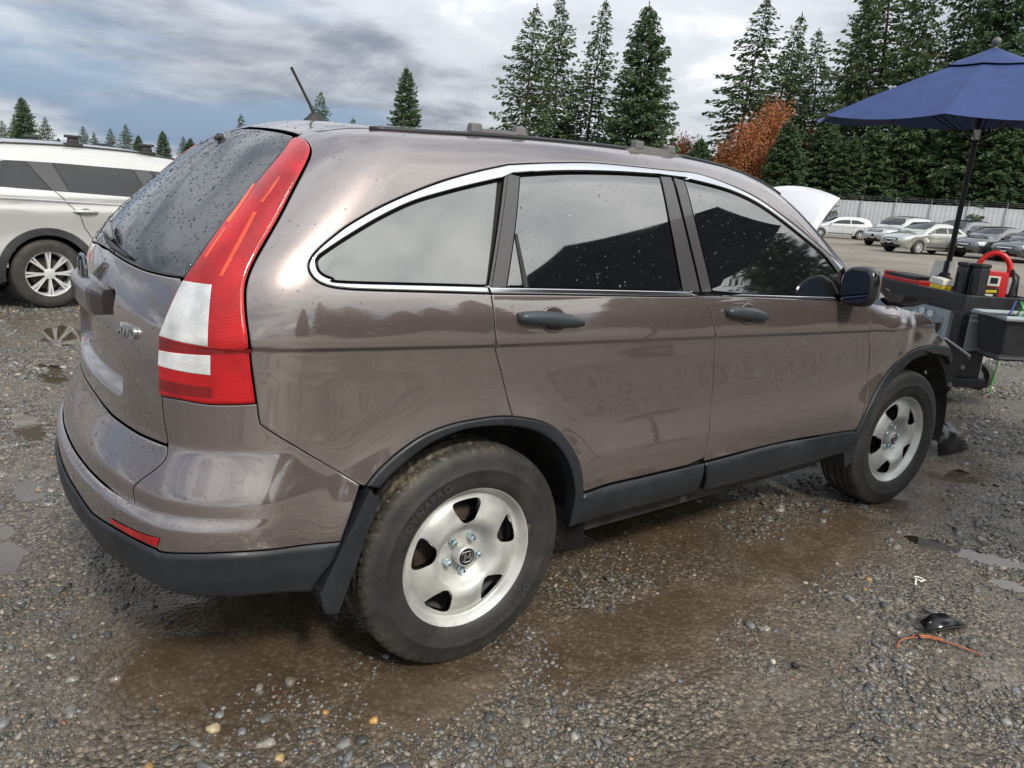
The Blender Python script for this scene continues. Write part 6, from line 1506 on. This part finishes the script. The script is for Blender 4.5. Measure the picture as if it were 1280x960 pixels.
# ------------------------------------------------------------------ debris on the ground
e=empty('torn_liner',(3.96,-.62,.0)); tag(e,'torn black wheel arch liner lying in front of the front wheel','car part')
sheet('liner',[[(-.22,-.03,.0),(-.1,-.05,.0),(.03,-.06,.0),(.14,-.05,.0)],[(-.22,.0,.12),(-.1,-.02,.13),(.03,-.03,.11),(.13,-.02,.06)],[(-.20,.06,.20),(-.1,.05,.20),(.01,.04,.17),(.09,.03,.10)]],GLOSSB,e,.008,True)
b=MB(); b.tube([(.12,-.04,.05),(.15,-.03,.06)],.008,6); b.build('clip',SIL,e)
def gz(x,y): return float(gheight(np.array([x]),np.array([y]))[0])
def on_px(pts,dz=.006):
    out=[]
    for q_ in pts:
        p=np.array(upx_(*q_)); out.append((p[0],p[1],gz(p[0],p[1])+dz))
    return out
def upx_(px,py,z=0.):
    d=ray_px(px,py); t=(z-CAM[2])/d[2]; return CAM+d*t
COPPER=mottled('orange_wire',(.22,.07,.035),(.36,.12,.06),60,.6)
p=crom(np.array(on_px([(1121,813),(1123,806),(1132,801),(1150,800),(1165,803),(1185,809),(1205,815),(1220,821),(1225,824)],.012)),4); e=empty('orange_wire',tuple(p[0])); tag(e,'bent orange wire lying on the wet gravel','wire'); b=MB(); b.tube([tuple(q_-p[0]) for q_ in p],.0034,6); b.tube([tuple(q_-p[0]+[0,.006,.004]) for q_ in p[10:20]],.0040,6); b.build('wire',COPPER,e,True); b=MB(); b.tube([tuple(p[11]-p[0]+[-.01,.01,-.004]),tuple(p[11]-p[0]+[.0,-.002,.012]),tuple(p[11]-p[0]+[.008,-.012,-.004])],.004,6); b.build('wire_tie',CBLK,e)
c=np.array(on_px([(1175,786)],.0)[0]); e=empty('plastic_shard',tuple(c),rad(-20)); tag(e,'dark curved plastic shard beside the orange wire','debris'); sheet('shard',[[(-.09,-.03,.012),(-.03,-.04,.03),(.04,-.035,.028),(.10,-.02,.008)],[(-.08,.02,.016),(-.02,.03,.04),(.04,.03,.034),(.09,.02,.01)]],GLOSSB,e,.004,True); b=MB(); b.tube([(-.08,-.035,.012),(.0,-.045,.028),(.09,-.03,.01)],.003,5); b.build('shard_lip',UNDER,e)
c=np.array(on_px([(1146,727)],.006)[0]); e=empty('white_clip',tuple(c)); tag(e,'small white plastic clip lying on the gravel','debris'); b=MB(); b.tube([(-.035,-.01,0),(-.01,.0,.006),(.015,.02,.006),(.03,.01,.004),(.028,-.018,.004),(.0,-.016,.005),(.005,.005,.006)],.0032,6); b.build('clip_loop',WHT,e,True); b=MB(); b.box((-.035,-.012,.0),(.012,.006,.004)); b.build('clip_tab',WHT,e)
for i,(px_,py_,s_,lab_) in enumerate(((266,911,.020,'flat pale tan stone lying alone in the brown mud'),(467,901,.012,'small orange stone on the gravel behind the rear wheel'),(407,888,.012,'dull orange pebble near the flat tan stone'),(324,860,.014,'flat grey stone pressed into the brown mud'),(350,948,.014,'yellowish pebble at the edge of the gravel patch'),(966,828,.012,'cream oval stone near the black lump'))):
    c=np.array(on_px([(px_,py_)],s_*.25)[0]); me_=stones('stone',np.zeros((1,3)),np.array([s_]),2); colr=[(.42,.34,.22),(.42,.24,.08),(.36,.20,.08),(.22,.20,.17),(.40,.30,.14),(.45,.42,.34)][i]
    me_.attributes['tint'].data.foreach_set('color',np.tile([*colr,1.],len(me_.vertices)).astype(np.float32)); o=link('stone',me_,STONE); o.location=c; tag(o,lab_,'stone')
c=np.array(on_px([(993,834)],.008)[0]); o=link('black_lump',stones('black_lump',np.zeros((1,3)),np.array([.014]),2),mat('black_rubber_lump',(.01,.01,.01),.6)); o.location=c; tag(o,'black rubber lump on the gravel near the cream oval stone','debris')
# trees behind the photographer, seen only in the glass
for (x_,y_,k_,h_) in tuple((26+14*math.cos(q_*1.7)+q_*1.4-10,-20-7*math.sin(q_*2.3)-max(0,(16-q_))*1.1,('fir_a','fir_b','hemlock','cedar')[q_%4],(9,10,11,6)[q_%4]+2.5*math.sin(q_*3.1)) for q_ in range(30))+((26,-10,'fir_b',10),(34,-14,'fir_a',16),(30,-17,'hemlock',13),(24,-13,'fir_b',12),(38,-22,'fir_a',18),(31,-13,'fir_a',13),(22,-11,'fir_a',8),(20,-19,'cedar',7),(14,-24,'fir_b',9),(28,-26,'fir_a',12),(8,-30,'fir_a',10),(0,-33,'fir_b',11),(44,-12,'hemlock',21)):
    tm,cm,mt=KIND[k_]; H0=max(cm.vertices[q_].co.z for q_ in range(0,len(cm.vertices),7)); e=empty('conifer_tree',(x_,y_,-.1),x_*1.7); s_=h_/H0; e.scale=(s_*1.15,s_*1.15,s_); tag(e,'dark conifer seen reflected in the front side window of the brown SUV','tree','conifers reflected in the side glass'); link('trunk',tm,BARK,e); link('crown',cm,mt,e)
